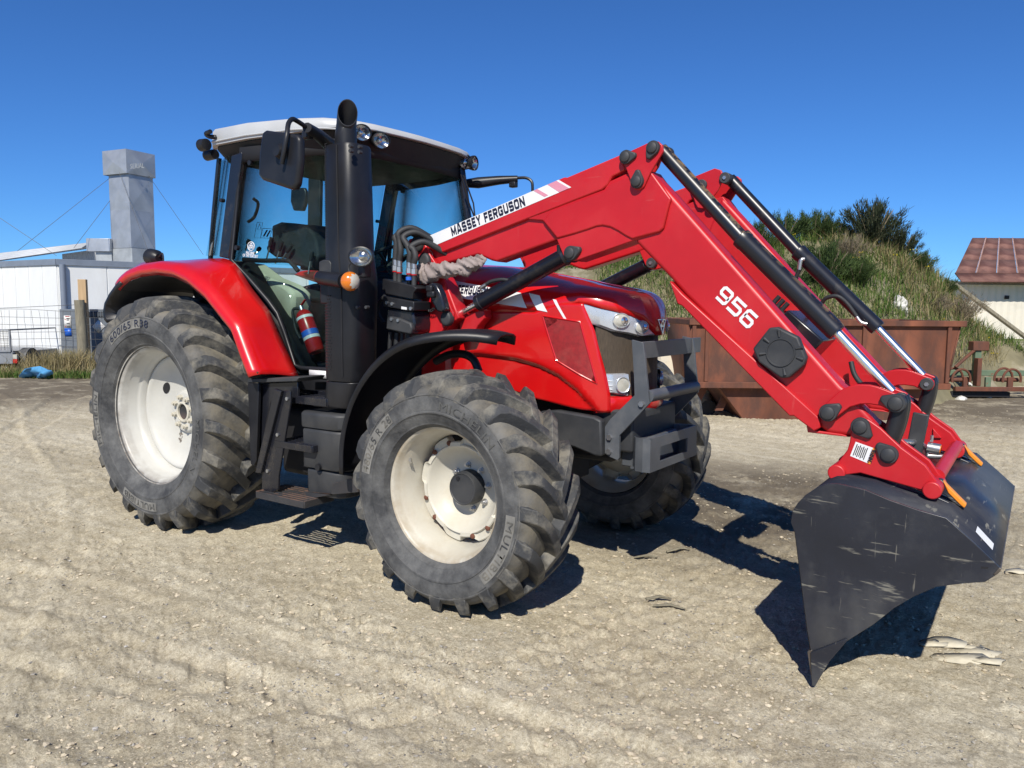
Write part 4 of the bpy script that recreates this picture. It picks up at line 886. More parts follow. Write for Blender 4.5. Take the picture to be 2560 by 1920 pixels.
# lamp and indicator bracket on the stack
lc = (2.039,-1.06,1.91); lm = round_lamp('work_lamp', (lc[0], lc[1], lc[2]), (.55, -.83, -.05), .058, TR, 1.12, .88)
boxp('lamp_bracket', (lc[0]-.03, -1.0, lc[2]-.075), (.05, .06, .08), 'black', lm, .006)
tubep('lamp_wire', [(lc[0]-.07, -1.03, lc[2]-.01), (lc[0]-.12, -1.04, lc[2]-.05), (lc[0]-.10, -1.04, lc[2]-.10), (lc[0]-.04, -1.03, lc[2]-.11)], .004, 'hose', lm, 6, 5)
ia = [(1.64,-1.02,1.804), (1.665,-1.02,1.797), (1.874,-1.04,1.775)]
io = G().tube(ia, [.038, .042, .044], 20).build('indicator_arm', 'black', TR, 40)
G().tube([(1.636,-1.02,1.806), (1.649,-1.02,1.802)], .036, 20).build('red_reflector', 'extred', io)
i0 = Vector((1.926,-1.05,1.771)); i1 = Vector((2.061,-1.07,1.767)); ax_ = Vector((.85, -.52, 0)).normalized()
G().tube([i0-ax_*.06, i0+ax_*.03, i0+ax_*.05], [.045, .052, .057], 24).build('indicator_housing', 'black', io, 40)
def dome(c, ax, r, n=24, half=None):
    ax = Vector(ax).normalized(); x = Vector((-ax.y, ax.x, 0)).normalized(); y = Vector((0, 0, 1)); rings = []
    for t in (0, .35, .65, .87, .99):
        q = r*math.sqrt(max(.01, 1-t*t)); rings.append([Vector(c)+ax*t*r*.75+x*q*math.cos(2*math.pi*k/n)+y*q*math.sin(2*math.pi*k/n) for k in range(n)])
    return G().loft(rings)
G_ = dome(i0+ax_*.05, ax_, .056); a_ = G(); b_ = G()
amb = [v for v in G_.v]; xs = Vector((-ax_.y, ax_.x, 0))
fa_ = []; fb_ = []
for f in G_.f:
    m = sum((Vector(amb[i]) for i in f), Vector())/len(f); (fa_ if (m-(i0+ax_*.05)).dot(Vector((1, 0, 0))) < .028 else fb_).append(f)
G().add(amb, fa_).build('amber_lens', 'amber', io, 40); G().add(amb, fb_).build('clear_lens', 'lampglass', io, 40)
bk = [(1.608,1.897),(1.646,1.909),(1.698,1.903),(1.714,1.886),(1.712,1.822),(1.606,1.824)]; plate('mirror_bracket', bk, -.99, -.95, 'grey', TR, .006)
boxp('indicator_bracket', (1.665,-0.96,1.711), (.12, .05, .14), 'black', TR, .01)
# steps, tool box, guards between the wheels
sa = [(0.938,1.113),(1.054,1.119),(1.009,0.597),(0.977,0.556),(0.947,0.568)]; plate('mud_panel', sa, -1.03, -1.005, 'black', TR, .004)
sb = [(1.001,1.112),(1.386,1.147),(1.382,1.033),(1.115,0.998),(0.943,0.505),(0.932,0.546)]; plate('mud_panel', sb, -.985, -.965, 'black_gloss', TR, .004)
gp = [(0.922,1.139),(1.407,1.18),(1.44,1.179),(1.413,1.151),(0.921,1.112)]; plate('mudguard_foot', gp, -1.02, -.80, 'grey', TR, .006)
ra = [(1.259,1.101),(1.327,1.09),(1.103,0.532),(1.044,0.527)]; plate('ladder_rail', ra, -1.07, -1.045, 'black_gloss', TR, .004)
rb = [(1.316,1.089),(1.387,1.092),(1.385,1.025),(1.251,0.526),(1.244,0.438),(1.129,0.375),(1.077,0.399),(1.083,0.522)]; plate('ladder_plate', rb, -1.045, -1.030, 'black_gloss', TR, .003)
for q in [(1.358,1.041),(1.257,0.8),(1.148,0.549)]: G().tube([(q[0], -1.04, q[1]), (q[0], -1.055, q[1])], .012, 10).build('step_bolt', 'zinc', TR)
def step(prof0, y0, y1, z, h, mat):
    x0, x1 = prof0; g = G()
    g.bar((x0, y0, z), (x1, y0, z), .012, h); g.bar((x0, y1, z), (x1, y1, z), .012, h); g.bar((x0, y0, z), (x0, y1, z), .012, h); g.bar((x1, y0, z), (x1, y1, z), .012, h)
    for k in range(1, 7):
        y = lerp(y0, y1, k/7); g.bar((x0, y, z+h*.3), (x1, y, z+h*.3), .012, h*.4)
    return g.build('step', mat, TR, 35, .003)
q = [(1.094,0.402),(1.509,0.446)]; step((q[0][0], q[1][0]+.05), -1.10, -.86, .395, .045, 'rust_step')
q = [(1.221,0.732),(1.435,0.744)]; step((q[0][0], q[1][0]+.14), -1.04, -.80, (q[0][1]+q[1][1])/2, .045, 'black_gloss')
q = [(1.304,1.027),(1.647,1.033)]; step((q[0][0], q[1][0]), -.98, -.74, (q[0][1]+q[1][1])/2, .05, 'black_gloss')
q = [(1.082,1.042),(1.529,1.082)]; boxp('sill_bar', ((q[0][0]+q[1][0])/2, -.80, q[0][1]), (q[1][0]-q[0][0], .03, .06), 'black_gloss', TR, .004)
tb0 = [(1.415,0.909),(1.82,0.913),(1.44,0.595),(1.45,0.443),(1.711,0.475)]
X0, X1 = tb0[0][0], tb0[1][0]
def rbox(x0, x1, y0, y1, z0, z1, r=.06, dz=0):
    rings = []
    for z, ins in ((z0, .006), (z0+.01, 0), (z1-.012, 0), (z1, .012)):
        pr = [(x0+ins, y1), (x0+ins, y0+ins+.03), (x0+ins+.03, y0+ins)]+[(x1-ins-r*1.6+r*1.6*math.sin(a), y0+ins+r*1.6-r*1.6*math.cos(a)) for a in np.linspace(0, math.pi/2, 7)]+[(x1-ins, y1)]
        rings.append([(x, y, z) for x, y in pr])
    return G().loft(rings)
tz1, tz0, tzm = .965, .43, .605
tb = rbox(X0, X1-.02, -1.0, -.62, tzm, .86).build('tool_box', 'grey', TR, 40, .006)
rbox(X0-.006, X1-.014, -1.006, -.62, .862, tz1).build('lid', 'grey', tb, 40, .012)
rbox(X0+.02, X1-.05, -.985, -.62, tz0, tzm-.006).build('lower_box', 'grey', TR, 40, .006)
q = (1.59,-1.01,0.622); G().tube([(q[0], -.99, q[2]), (q[0], -1.018, q[2])], .022, 14).build('latch', 'black', tb, 40)
plate('tank_bracket', [(1.446,0.445),(1.693,0.461),(1.709,0.531),(1.845,0.579),(1.905,0.587),(1.93,0.509),(1.714,0.464),(1.47,0.396)], -1.0, -.985, 'rust_step', TR, .002)
boxp('fuel_tank', (1.35, -.62, .70), (.75, .36, .45), 'dark', TR, .04)


# ---------------------------------------------------------------- front loader
LD = empty('front_loader', (2.2, 0, 1.1), 'red front loader with two cranked arms mounted on the tractor', 'front loader')
yo, yi = -.585, -.460
def L_(name, prof, y0, y1, mat='red', bevel=.006, mir=True, par=None, seg=2):
    o = plate(name, prof, y0, y1, mat, par or LD, bevel, seg)
    if mir: both(o, par or LD)
    return o
# beams
ub = [(2.087,2.052),(3.098,2.336),(3.207,2.226),(3.175,2.029),(3.06,1.999),(2.648,1.89),(2.604,1.899),(2.512,1.934),(2.208,1.878),(2.156,1.886),(2.156,1.943)]
L_('upper_beam', ub, yo+.012, yi, bevel=.014, seg=3)
tb_ = [(2.108,2.049),(3.445,2.414),(3.466,2.332),(3.393,2.306),(3.371,2.268),(3.336,2.244),(2.254,1.955),(2.219,1.985),(2.16,1.972)]
L_('upper_channel', tb_, yo-.008, yi-.01, bevel=.008)
kp = [(2.81,2.127),(2.967,2.106),(3.057,2.005),(3.072,1.973),(3.102,1.911),(3.14,1.883),(3.183,1.879),(3.513,1.97),(3.663,2.012),(3.685,2.031),(3.712,2.145),(3.722,2.171),(3.61,2.317),(3.577,2.309),(3.475,2.315),(3.38,2.285),(3.346,2.245),(3.021,2.164),(2.947,2.144)]
L_('knee_plate', kp, yo-.004, yi-.005, bevel=.006)
kp2 = [(2.974,2.105),(3.068,2.003),(3.172,2.023),(3.265,2.044),(3.31,2.056),(3.346,2.058),(3.39,2.048),(3.435,2.026),(3.479,1.999),(3.518,1.98),(3.668,2.011),(3.689,2.03),(3.716,2.144),(3.726,2.168),(3.616,2.31),(3.48,2.301),(3.386,2.275),(3.355,2.239),(3.027,2.157)]
L_('knee_cover', kp2, yo-.014, yo+.01, bevel=.009, seg=3)
lb_ = [(3.607,2.312),(3.701,2.214),(4.552,1.29),(4.571,1.276),(4.722,1.116),(4.607,1.062),(4.508,1.069),(4.439,1.116),(3.808,1.694),(3.729,1.776),(3.534,1.963),(3.494,2.036)]
L_('lower_beam', lb_, yo+.004, yi+.004, bevel=.020, seg=4)
lg = [(3.731,1.766),(3.801,1.7),(4.473,1.139),(4.479,1.094),(4.452,1.075),(4.42,1.097),(4.358,1.139),(4.341,1.135),(3.801,1.641),(3.776,1.651)]
L_('hose_guard', lg, yo-.022, yi+.02, bevel=.006)
L_('guard_foot', [(4.413,1.096),(4.453,1.077),(4.566,1.071),(4.603,1.061),(4.525,1.062),(4.42,1.065)], yo, yi+.008, bevel=.003)
L_('link_plate_upper', [(3.452,2.405),(3.623,2.457),(3.654,2.451),(3.677,2.432),(3.682,2.4),(3.619,2.307),(3.585,2.239),(3.561,2.222),(3.532,2.229),(3.517,2.254)], -.612, -.594, bevel=.004)
L_('link_plate_inner', [(3.388,2.435),(3.56,2.486),(3.603,2.471),(3.62,2.431),(3.59,2.356),(3.515,2.259),(3.49,2.247),(3.46,2.254),(3.444,2.28)], -.458, -.442, bevel=.004)
for (nm, c, tip) in (('a', (3.631,-0.615,2.421), (-.35, -.75)), ('b', (3.484,-0.615,2.391), (1, .1)), ('c', (3.549,-0.615,2.265), (.05, 1)), ('d', (3.159,-0.6,1.921), (.95, .35)), ('e', (4.512,-0.612,1.167), (.8, .6)), ('f', (4.784,-0.617,1.231), (-.95, .3)),
                     ('g', (4.649,-0.617,1.118), (.75, -.75)), ('h', (4.767,-0.617,1.007), (-.85, .75))):
    # rubber pin cap: a disc with a drawn-out tip
    c = Vector(c); t = Vector((tip[0], 0, tip[1])).normalized(); s = Vector((-t.z, 0, t.x)); r = .036 if nm in 'abc' else .040
    pr = [t*r*math.cos(a)+s*r*math.sin(a) for a in np.linspace(R(60), R(300), 22)]+[t*r*1.55-s*r*.28, t*r*1.62, t*r*1.55+s*r*.28]
    def ring(k, d): return [c+q*k+Vector((0, d, 0)) for q in pr]
    base = .0
    o = G().loft([ring(1.0, .02), ring(1.0, -.008), ring(.93, -.014), ring(.80, -.015)]).build('pin_cap', 'grey', LD, 50)
    def ring2(k, d): return [c+Vector((math.cos(a)*r*k, d, math.sin(a)*r*k)) for a in np.linspace(0, 2*math.pi, 25)[:-1]]
    o2 = G().loft([ring2(.78, -.012), ring2(.74, -.022), ring2(.66, -.025)]).build('cap_button', 'grey', o, 50)
    both(o, LD)
    # the pin itself shows as a bolt head on the inner face
    o3 = G().tube([(c.x, -.50, c.z), (c.x, -.425, c.z)], .034, 24).build('pin', 'grey', LD, 40, .004); G().tube([(c.x, -.43, c.z), (c.x, -.418, c.z)], .012, 6).build('bolt', 'zinc', o3); both(o3, LD)
# rear pivot cheek and mast
pv = [(1.994,2.035),(2.011,2.047),(2.094,2.052),(2.113,2.042),(2.126,2.024),(2.18,1.937),(2.226,1.883),(2.174,1.867),(2.116,1.886),(2.075,1.914),(2.049,1.963),(2.034,1.99)]
L_('pivot_cheek', pv, -.612, -.585, bevel=.006)
for c in ((2.083,-0.615,2.014), (2.138,-0.615,1.904)):
    c = Vector(c); D = lambda k, d: [c+Vector((.046*k*math.cos(a), d, .052*k*math.sin(a))) for a in np.linspace(0, 2*math.pi, 25)[:-1]]
    o = G().loft([D(1, .015), D(1, -.012), D(.85, -.020), D(.5, -.022)]).build('pin_cap', 'grey', LD, 50); both(o, LD)
ms = [(2.064,1.907),(2.216,1.868),(2.295,1.735),(2.351,1.621),(2.379,1.561),(2.306,1.524),(2.26,1.47),(2.237,1.336),(2.108,1.331),(2.086,1.692),(2.033,1.773)]
L_('mast', ms, -.585, -.47, bevel=.008)
ms2 = [(2.257,1.795),(2.305,1.797),(2.327,1.708),(2.338,1.647),(2.294,1.634),(2.271,1.691),(2.226,1.752)]
L_('mast_cheek', [(2.115,1.736),(2.249,1.761),(2.294,1.691),(2.35,1.591),(2.347,1.547),(2.293,1.516),(2.248,1.462),(2.224,1.426),(2.155,1.424),(2.127,1.647)], -.605, -.585, bevel=.005)
L_('mast_bracket', [(2.32,1.546),(2.416,1.591),(2.514,1.614),(2.52,1.562),(2.471,1.518),(2.438,1.456),(2.349,1.444)], -.52, -.44, bevel=.005)
boxp('cross_member', (2.3, 0, 1.12), (.24, 1.0, .16), 'dark', LD, .01)
c = Vector((2.31,-0.615,1.558)); D = lambda k, d: [c+Vector((.040*k*math.cos(a), d, .046*k*math.sin(a))) for a in np.linspace(0, 2*math.pi, 25)[:-1]]
o = G().loft([D(1, .02), D(1, -.012), D(.85, -.020), D(.5, -.022)]).build('pin_cap', 'grey', LD, 50); both(o, LD)
# lift cylinders
a, b, m_ = Vector((2.275,-0.535,1.559)), Vector((3.12,-0.535,1.926)), Vector((2.489,-0.535,1.65))
o = G().tube([m_, m_.lerp(b, .04), m_.lerp(b, .045), m_.lerp(b, .93), m_.lerp(b, .94), m_.lerp(b, .97)], [.052, .052, .048, .048, .052, .045], 28).build('lift_cylinder', 'cyl', LD, 35)
G().tube([a, m_], .020, 20).build('rod', 'chrome', o, 40); G().tube([(b.x, -.565, b.z), (b.x, -.495, b.z)], .05, 20).build('cylinder_eye', 'cyl', o, 40)
d = (b-m_).normalized(); p = Vector((d.z, 0, -d.x))*-1
pp = [m_.lerp(b, .16)+Vector((0, -.03, .0))+p*0 for _ in (0,)]
both(o, LD)
h0 = Vector((2.549,-0.57,1.724)); 
tubep('hose_fitting', [h0, (2.541,-0.58,1.741), (2.578,-0.58,1.76)], .012, 'zinc', LD, 10, 4)
tubep('hose', [(2.575,-0.58,1.76), (2.611,-0.575,1.778), (2.679,-0.57,1.788), (2.734,-0.56,1.781)], .011, 'hose', LD, 10, 5)
hb = Vector((3.067,-0.565,1.971)); G().tube([hb, hb+Vector((.0, 0, -.07))], [.018, .014], 10).build('grease_nipple', 'black', LD)
# tilt linkage: rod tube, cylinder and piston
q = [Vector((3.632,-0.523,2.427)), Vector((4.056,-0.523,1.971)), Vector((4.07,-0.523,1.955)), Vector((4.514,-0.523,1.523)), Vector((4.753,-0.523,1.27))]
rod0 = G().tube([q[0], q[1]], .036, 24).build('tilt_rod', 'cyl_mud', LD, 40)
tc_ = G().tube([q[1], q[1].lerp(q[3], .005), q[1].lerp(q[3], .05), q[1].lerp(q[3], .06), q[3]-(q[3]-q[1])*.02, q[3]], [.046, .049, .049, .046, .046, .043], 28).build('tilt_cylinder', 'cyl_mud', LD, 35)
G().tube([q[3], q[4]], .022, 20).build('rod', 'chrome', tc_, 40)
mirs = [both(rod0, LD), both(tc_, LD)]
for o in mirs: o.data.materials[0] = M['cyl']
# hoses on the far tilt cylinder
f0 = Vector((q[1].x+.03, .475, q[1].z-.05)); tubep('hose_fitting', [(4.111,0.46,1.92), (4.095,0.45,1.912), (4.088,0.45,1.859)], .012, 'zinc', LD, 10, 3)
tubep('hose', [(4.088,0.45,1.863), (4.071,0.46,1.819), (4.046,0.47,1.787)], .012, 'hose', LD, 10, 3)
tubep('hose', [(4.21,0.47,1.648), (4.243,0.45,1.692), (4.305,0.44,1.704), (4.357,0.45,1.665), (4.411,0.46,1.59)], .012, 'hose', LD, 10, 5)
tubep('hose_fitting', [(4.407,0.46,1.594), (4.434,0.46,1.559), (4.466,0.465,1.548)], .011, 'zinc', LD, 10, 4)
# bell crank arms at the foot
bc = [(4.475,1.171),(4.483,1.192),(4.56,1.273),(4.597,1.294),(4.63,1.302),(4.676,1.303),(4.707,1.297),(4.801,1.265),(4.817,1.249),(4.82,1.226),(4.811,1.204),(4.794,1.192),(4.755,1.199),(4.722,1.214),(4.675,1.218),(4.642,1.215),(4.601,1.199),(4.543,1.145),(4.517,1.135),(4.49,1.139),(4.476,1.154)]
L_('bell_crank', bc, -.608, -.590, bevel=.005); L_('bell_crank_inner', bc, -.466, -.448, bevel=.005)
# curved black tool links
for yy in (-.56, -.50):
    pth = [(4.787,-0.53,1.252), (4.793,-0.53,1.225), (4.786,-0.53,1.164), (4.774,-0.53,1.107), (4.762,-0.53,1.058), (4.754,-0.53,1.004)]
    pth = smooth_path([(x, yy, z) for x, _, z in pth], 4)
    g = G().tube(pth, [lerp(.040, .047, math.sin(math.pi*i/(len(pth)-1))) for i in range(len(pth))], 16, flat=.45 if False else .8); o = g.build('tool_link', 'black', LD, 40); both(o, LD)
# quick-hitch carrier
cr = [(4.612,1.118),(4.621,1.143),(4.639,1.157),(4.661,1.159),(4.685,1.148),(4.73,1.118),(4.814,1.042),(4.91,0.976),(4.967,0.896),(4.965,0.87),(4.923,0.863),(4.658,0.91),(4.591,0.892),(4.569,0.882),(4.549,0.894),(4.547,0.923),(4.562,0.946),(4.599,1.007),(4.607,1.045),(4.609,1.077)]
L_('carrier_plate', cr, -.613, -.590, bevel=.005)
L_('carrier_plate_inner', cr, -.475, -.455, bevel=.005)
for c in ((4.563,-0.6,0.903), (4.942,-0.6,0.877)):
    o = G().tube([(c[0], -.645, c[2]), (c[0], -.45, c[2])], .037, 20).build('carrier_boss', 'red', LD, 40, .005); both(o, LD)
ct = (4.942,-0.6,0.877); G().tube([(ct[0], -.46, ct[2]+.03), (ct[0], .46, ct[2]+.03)], .030, 20).build('cross_tube', 'red', LD, 40)
ct = (4.563,-0.6,0.903); G().tube([(ct[0], -.46, ct[2]+.02), (ct[0], .46, ct[2]+.02)], .030, 20).build('cross_tube', 'red', LD, 40)
g0 = Vector((4.643,-0.6,1.112)); G().tube([(g0.x-.45, -.46, g0.z+.35), (g0.x-.45, .46, g0.z+.35)], .075, 28).build('torque_tube', 'red', LD, 40)
# locking lever and latch between the carrier plates
boxp('lock_lever', (4.791,0.1,1.001), (.075, .02, .22), 'grey', LD, .006, rot=Matrix.Rotation(.12, 3, 'Y'))
tubep('lock_rod', [(4.752,-0.2,1), (4.778,0.1,0.96), (4.812,0.3,0.909)], .016, 'zinc', LD, 12)
g = G().tube([(4.83,0.2,0.926), (4.888,0.2,0.92)], .028, 16); g.tube([(4.83,0.2,0.926), (4.833,0.2,0.879), (4.91,0.2,0.885)], .014, 10); g.tube([(4.847,0.2,0.956), (4.848,0.2,0.989)], .008, 8); g.build('coupling', 'zinc', LD, 40)
tubep('coupling_ring', [(4.876,0.2,0.921), (4.892,0.2,0.919)], .024, 'amber', LD, 16)
plate('carrier_gusset', [(4.826,0.994),(4.87,0.944),(4.829,0.94)], .44, .46, 'red', LD, .003)
# control damper between the arms (dark box with ribs), accumulator
boxp('valve_cover', (4.245,0,1.504), (.24, .30, .12), 'black_gloss', LD, .01, rot=Matrix.Rotation(.7, 3, 'Y'))
for k in range(3): tubep('arm_hose', [(a+.025*k, .40, b-.02*k) for a, _, b in ((3.996,0.4,1.704), (3.959,0.4,1.653), (3.994,0.4,1.608))], .014, 'hose', LD, 10, 4)
tubep('arm_hose', [(4.409,0.38,1.337), (4.431,0.36,1.275), (4.471,0.34,1.225), (4.529,0.3,1.189)], .014, 'hose', LD, 10, 4)
# side cover (damper cap) on the near beam
dc = [(4.167,1.439),(4.175,1.466),(4.239,1.543),(4.27,1.55),(4.375,1.499),(4.409,1.412),(4.406,1.386),(4.34,1.316),(4.31,1.31),(4.196,1.381),(4.175,1.416)]
dc = [(4.166,1.443),(4.239,1.543),(4.278,1.547),(4.371,1.503),(4.41,1.412),(4.404,1.381),(4.336,1.314),(4.301,1.312),(4.196,1.381)]
cv = L_('damper_cover', dc, -.632, -.585, 'grey', .010, mir=False, seg=3)
c = Vector((4.296,-0.632,1.43)); D = lambda k, d: [c+Vector((.062*k*math.cos(a), d, .062*k*math.sin(a))) for a in np.linspace(0, 2*math.pi, 33)[:-1]]
G().loft([D(1.08, .004), D(1.05, -.006), D(.98, -.006), D(.95, -.002), D(.2, -.002)]).build('cover_disc', 'grey', cv, 50)
for k, (a, b) in enumerate((("", ""),)):
    pass
for e in [(4.215,1.496),(4.404,1.401),(4.283,1.537),(4.322,1.322),(4.197,1.419),(4.398,1.461)]:
    d = Vector((e[0]-c.x, 0, e[1]-c.z)); G().tube([c+d*.66, c+d*.95], [.005, .009], 8).build('cover_rib', 'grey', cv, 50)
# lettering and stripes
w0, w1, w2, w3 = [(2.13,2.051),(3.076,2.316),(3.156,2.27),(2.201,1.999)]
def arm_fn(dy): return lambda x, z: (x, yo-.0085-dy, z)
def decal(name, pts, mat, dy=.0012): return G().add([arm_fn(dy)(*q) for q in pts], [tuple(range(len(pts)))]).build(name, mat, LD, 180)
decal('name_stripe', [(2.125,2.052),(3.072,2.317),(3.152,2.271),(2.196,1.999)], 'white')
decal('pink_stripe', [(2.911,2.271),(2.936,2.279),(3.007,2.24),(2.983,2.232)], 'pink', .002)
decal('pink_stripe', [(3.001,2.297),(3.058,2.313),(3.139,2.267),(3.078,2.25)], 'pink', .002)
q = [(2.328,2.076),(2.853,2.221)]
block_lettering('lettering', 'MASSEY FERGUSON', q[0], q[1], .056, arm_fn(.003), 'ink', LD)
q = [(3.978,1.714),(4.148,1.559)]
block_lettering('model_lettering', '956', (q[0][0]+.005, q[0][1]), (q[1][0]+.005, q[1][1]), .080, lambda x, z: (x, yo+.0015, z), 'white', LD, t=.19)
# warning label
wl = [(4.632,1.048),(4.715,1.025),(4.696,0.954),(4.612,0.982)]; A, B, C_, D_ = [Vector(v) for v in wl]
def wfn(dy): return lambda u, w_: (lambda q: (q.x, -.6138-dy, q.y))(A.lerp(B, u).lerp(D_.lerp(C_, u), w_))
G().add([wfn(0)(*q) for q in ((0, 0), (1, 0), (1, 1), (0, 1))], [(0, 1, 2, 3)]).build('warning_label', 'white', LD, 180)
G().add([wfn(.001)(*q) for q in ((.86, 0), (1, 0), (1, 1), (.86, 1))], [(0, 1, 2, 3)]).build('warning_band', 'orange', LD, 180)
a_, b_ = wfn(.0)(.93, .08), wfn(0)(.93, .92)
lettering('warning_lettering', 'WARNING', (a_[0], a_[2]), (b_[0], b_[2]), .018, lambda x, z: (x, -.6158, z), 'ink', LD, bold=.03)
for k in range(7):
    u = .12+k*.085; e = .12 if k % 2 else .04
    pa, pb = wfn(.0008)(u, .08+e), wfn(.0008)(u, .92-e*.8)
    G().bar(pa, pb, .0012, .004, (1, 0, 0)).build('label_line', 'grey', LD)
# valve block and couplings by the mast
VX = lambda pts, y0, y1, nm, mat, bev=.006: plate(nm, pts, y0, y1, mat, LD, bev)
VX([(1.917,1.799),(1.965,1.79),(2.162,1.754),(2.197,1.738),(2.169,1.712),(2.162,1.671),(1.942,1.703),(1.935,1.73),(1.913,1.724)], -.76, -.62, 'coupler_block', 'black')
VX([(1.935,1.692),(2.186,1.658),(2.186,1.604),(2.158,1.601),(1.934,1.628)], -.775, -.62, 'coupler_plate', 'black')
VX([(1.955,1.623),(2.161,1.604),(2.174,1.526),(2.167,1.479),(2.139,1.457),(1.939,1.49),(1.94,1.543)], -.755, -.60, 'valve_body', 'black_gloss', .012)
VX([(1.984,1.57),(2.06,1.561),(2.158,1.531),(2.171,1.5),(2.157,1.461),(1.954,1.488),(1.966,1.554)], -.775, -.70, 'valve_guard', 'grey', .010)
for q in [(1.969,1.651),(2.014,1.644),(2.165,1.617),(2.008,1.552),(2.061,1.545)]: G().tube([(q[0], -.77, q[1]), (q[0], -.783, q[1])], .011, 8).build('block_bolt', 'zinc', LD)
G().add([(x, -.7765, z) for x, z in [(2.087,1.629),(2.132,1.624),(2.132,1.609),(2.087,1.613)]], [(0, 1, 2, 3)]).build('block_label', 'white', LD, 180)
for a, b, c, up in (((1.989,-0.720,1.914),(1.989,-0.720,1.878),(1.988,-0.720,1.767),[(1.989,-0.720,1.914),(1.995,-0.720,1.967),(1.999,-0.720,2.019),(1.992,-0.720,2.053)]),
                    ((2.023,-0.720,1.908),(2.022,-0.720,1.869),(2.021,-0.720,1.761),[(2.023,-0.720,1.908),(2.034,-0.720,1.965),(2.024,-0.720,2.028),(2.021,-0.720,2.075)]),
                    ((2.102,-0.720,1.895),(2.102,-0.720,1.859),(2.101,-0.720,1.755),[(2.102,-0.720,1.895),(2.108,-0.720,1.947),(2.091,-0.720,1.994),(2.056,-0.720,2.048)]),
                    ((2.140,-0.720,1.889),(2.140,-0.720,1.853),(2.139,-0.720,1.749),[(2.140,-0.720,1.889),(2.153,-0.720,1.925),(2.139,-0.720,1.967),(2.119,-0.720,1.988)])):
    fe = G().tube([a, Vector(a).lerp(Vector(b), .95)], .017, 14).build('hose_ferrule', 'zinc', LD, 40)
    G().tube([b, Vector(b).lerp(Vector(c), .28)], .021, 6).build('hose_nut', 'zinc', fe, 30); G().tube([Vector(b).lerp(Vector(c), .3), Vector(b).lerp(Vector(c), .36)], .019, 14).build('red_ring', 'extred', fe); G().tube([Vector(b).lerp(Vector(c), .36), c], .015, 12).build('coupling', 'grey', fe, 40)
    up = [Vector(q) for q in up]; e = up[-1]
    tubep('hose', up+[Vector((e.x+.05, -.66, e.z+.03)), Vector((e.x+.12, -.58, e.z-.02)), Vector((e.x+.2, -.52, e.z-.08))], .019, 'hose', LD, 12, 5)

q = (2.12,-0.745,1.798); G().tube([(q[0], q[1], q[2]+.008), (q[0], q[1], q[2]-.012)], .018, 14).build('blue_cap', 'blue', LD, 40)
for k, x_ in enumerate((.0, .055, .10, .155)):
    a = (1.927,-0.7,1.467); tubep('feed_hose', [(a[0]+x_, -.70, a[2]), (a[0]+x_-.01, -.70, a[2]-.10), (a[0]+x_-.03, -.68, a[2]-.25)], .018 if k % 2 else .014, 'hose', LD, 12, 3)
tubep('feed_hose', [(1.862,-0.68,1.694), (1.809,-0.68,1.65), (1.804,-0.68,1.579), (1.853,-0.68,1.525)], .012, 'hose', LD, 10, 4)
# hanging control plug
pg = plate('hanging_plug', [(2.205,1.742),(2.219,1.768),(2.248,1.776),(2.282,1.759),(2.315,1.707),(2.337,1.647),(2.343,1.604),(2.32,1.595),(2.281,1.597),(2.264,1.625),(2.236,1.664),(2.225,1.69),(2.208,1.712)], -.68, -.62, 'black_gloss', LD, .02, 3)
boxp('plug_ribs', (2.25,-0.69,1.702), (.06, .03, .04), 'black', pg, .01)
boxp('plug_ribs', (2.239,-0.69,1.737), (.05, .03, .04), 'black', pg, .01)
pa, pb = Vector((2.132,-0.62,1.642)), Vector((2.244,-0.65,1.625)); tubep('plug_cord', [pa.lerp(pb, k/30)+Vector((0, .008*math.cos(k*1.5), .008*math.sin(k*1.5)-.03*math.sin(math.pi*k/30))) for k in range(31)], .003, 'hose', LD, 6)
# rag wrapped round the hoses below the arm
rp = [(2.107,-0.62,1.885), (2.148,-0.63,1.836), (2.2,-0.63,1.826), (2.274,-0.63,1.842), (2.352,-0.63,1.844), (2.434,-0.63,1.855), (2.514,-0.63,1.874), (2.56,-0.62,1.895), (2.599,-0.61,1.906)]
pp = smooth_path(rp, 14); rings = []
for i, c in enumerate(pp):
    t = (pp[min(i+1, len(pp)-1)]-pp[max(i-1, 0)]).normalized(); x = t.cross(Vector((0, 1, 0))).normalized(); y = t.cross(x); u = i/(len(pp)-1)
    base = interp(u, [0, .08, .2, .35, .55, .75, .9, 1], [.022, .055, .062, .046, .042, .045, .036, .010])
    rings.append([c+(x*math.cos(a)+y*math.sin(a)*.75)*base*(1+.75*float(fbm(np.array(math.cos(a)*1.3+i*.11), np.array(math.sin(a)*1.3-i*.07+3), 91, 4, .6))) for a in np.linspace(0, 2*math.pi, 29)[:-1]])
rg_ = G().loft(rings).build('rag_sleeve', 'rag', LD, 60)
rg_['label'] = 'crumpled grey rag sleeve wrapped round the hoses'

# ---------------------------------------------------------------- bucket
BK = empty('loader_bucket', (4.6, 0, 0), 'dark grey loader bucket tipped down with its cutting edge on the ground', 'bucket')
HWB = .845
SP = [(4.536,0.143),(4.517,0.239),(4.446,0.661),(4.427,0.703),(4.433,0.753),(4.453,0.792),(4.485,0.833),(4.533,0.875),(4.569,0.893),(4.61,0.899),(4.72,0.888),(4.813,0.859),(4.917,0.834),(5.017,0.818),(5.118,0.733),(5.209,0.651),(5.194,0.624),(5.16,0.589),(5.086,0.567),(4.997,0.535),(4.921,0.479),(4.85,0.412),(4.778,0.326),(4.682,0.231)]
for sd in (-1, 1):
    G().prism(SP, sd*HWB, sd*(HWB-.012)).build('side_plate', 'bucket', BK, 35, .002)
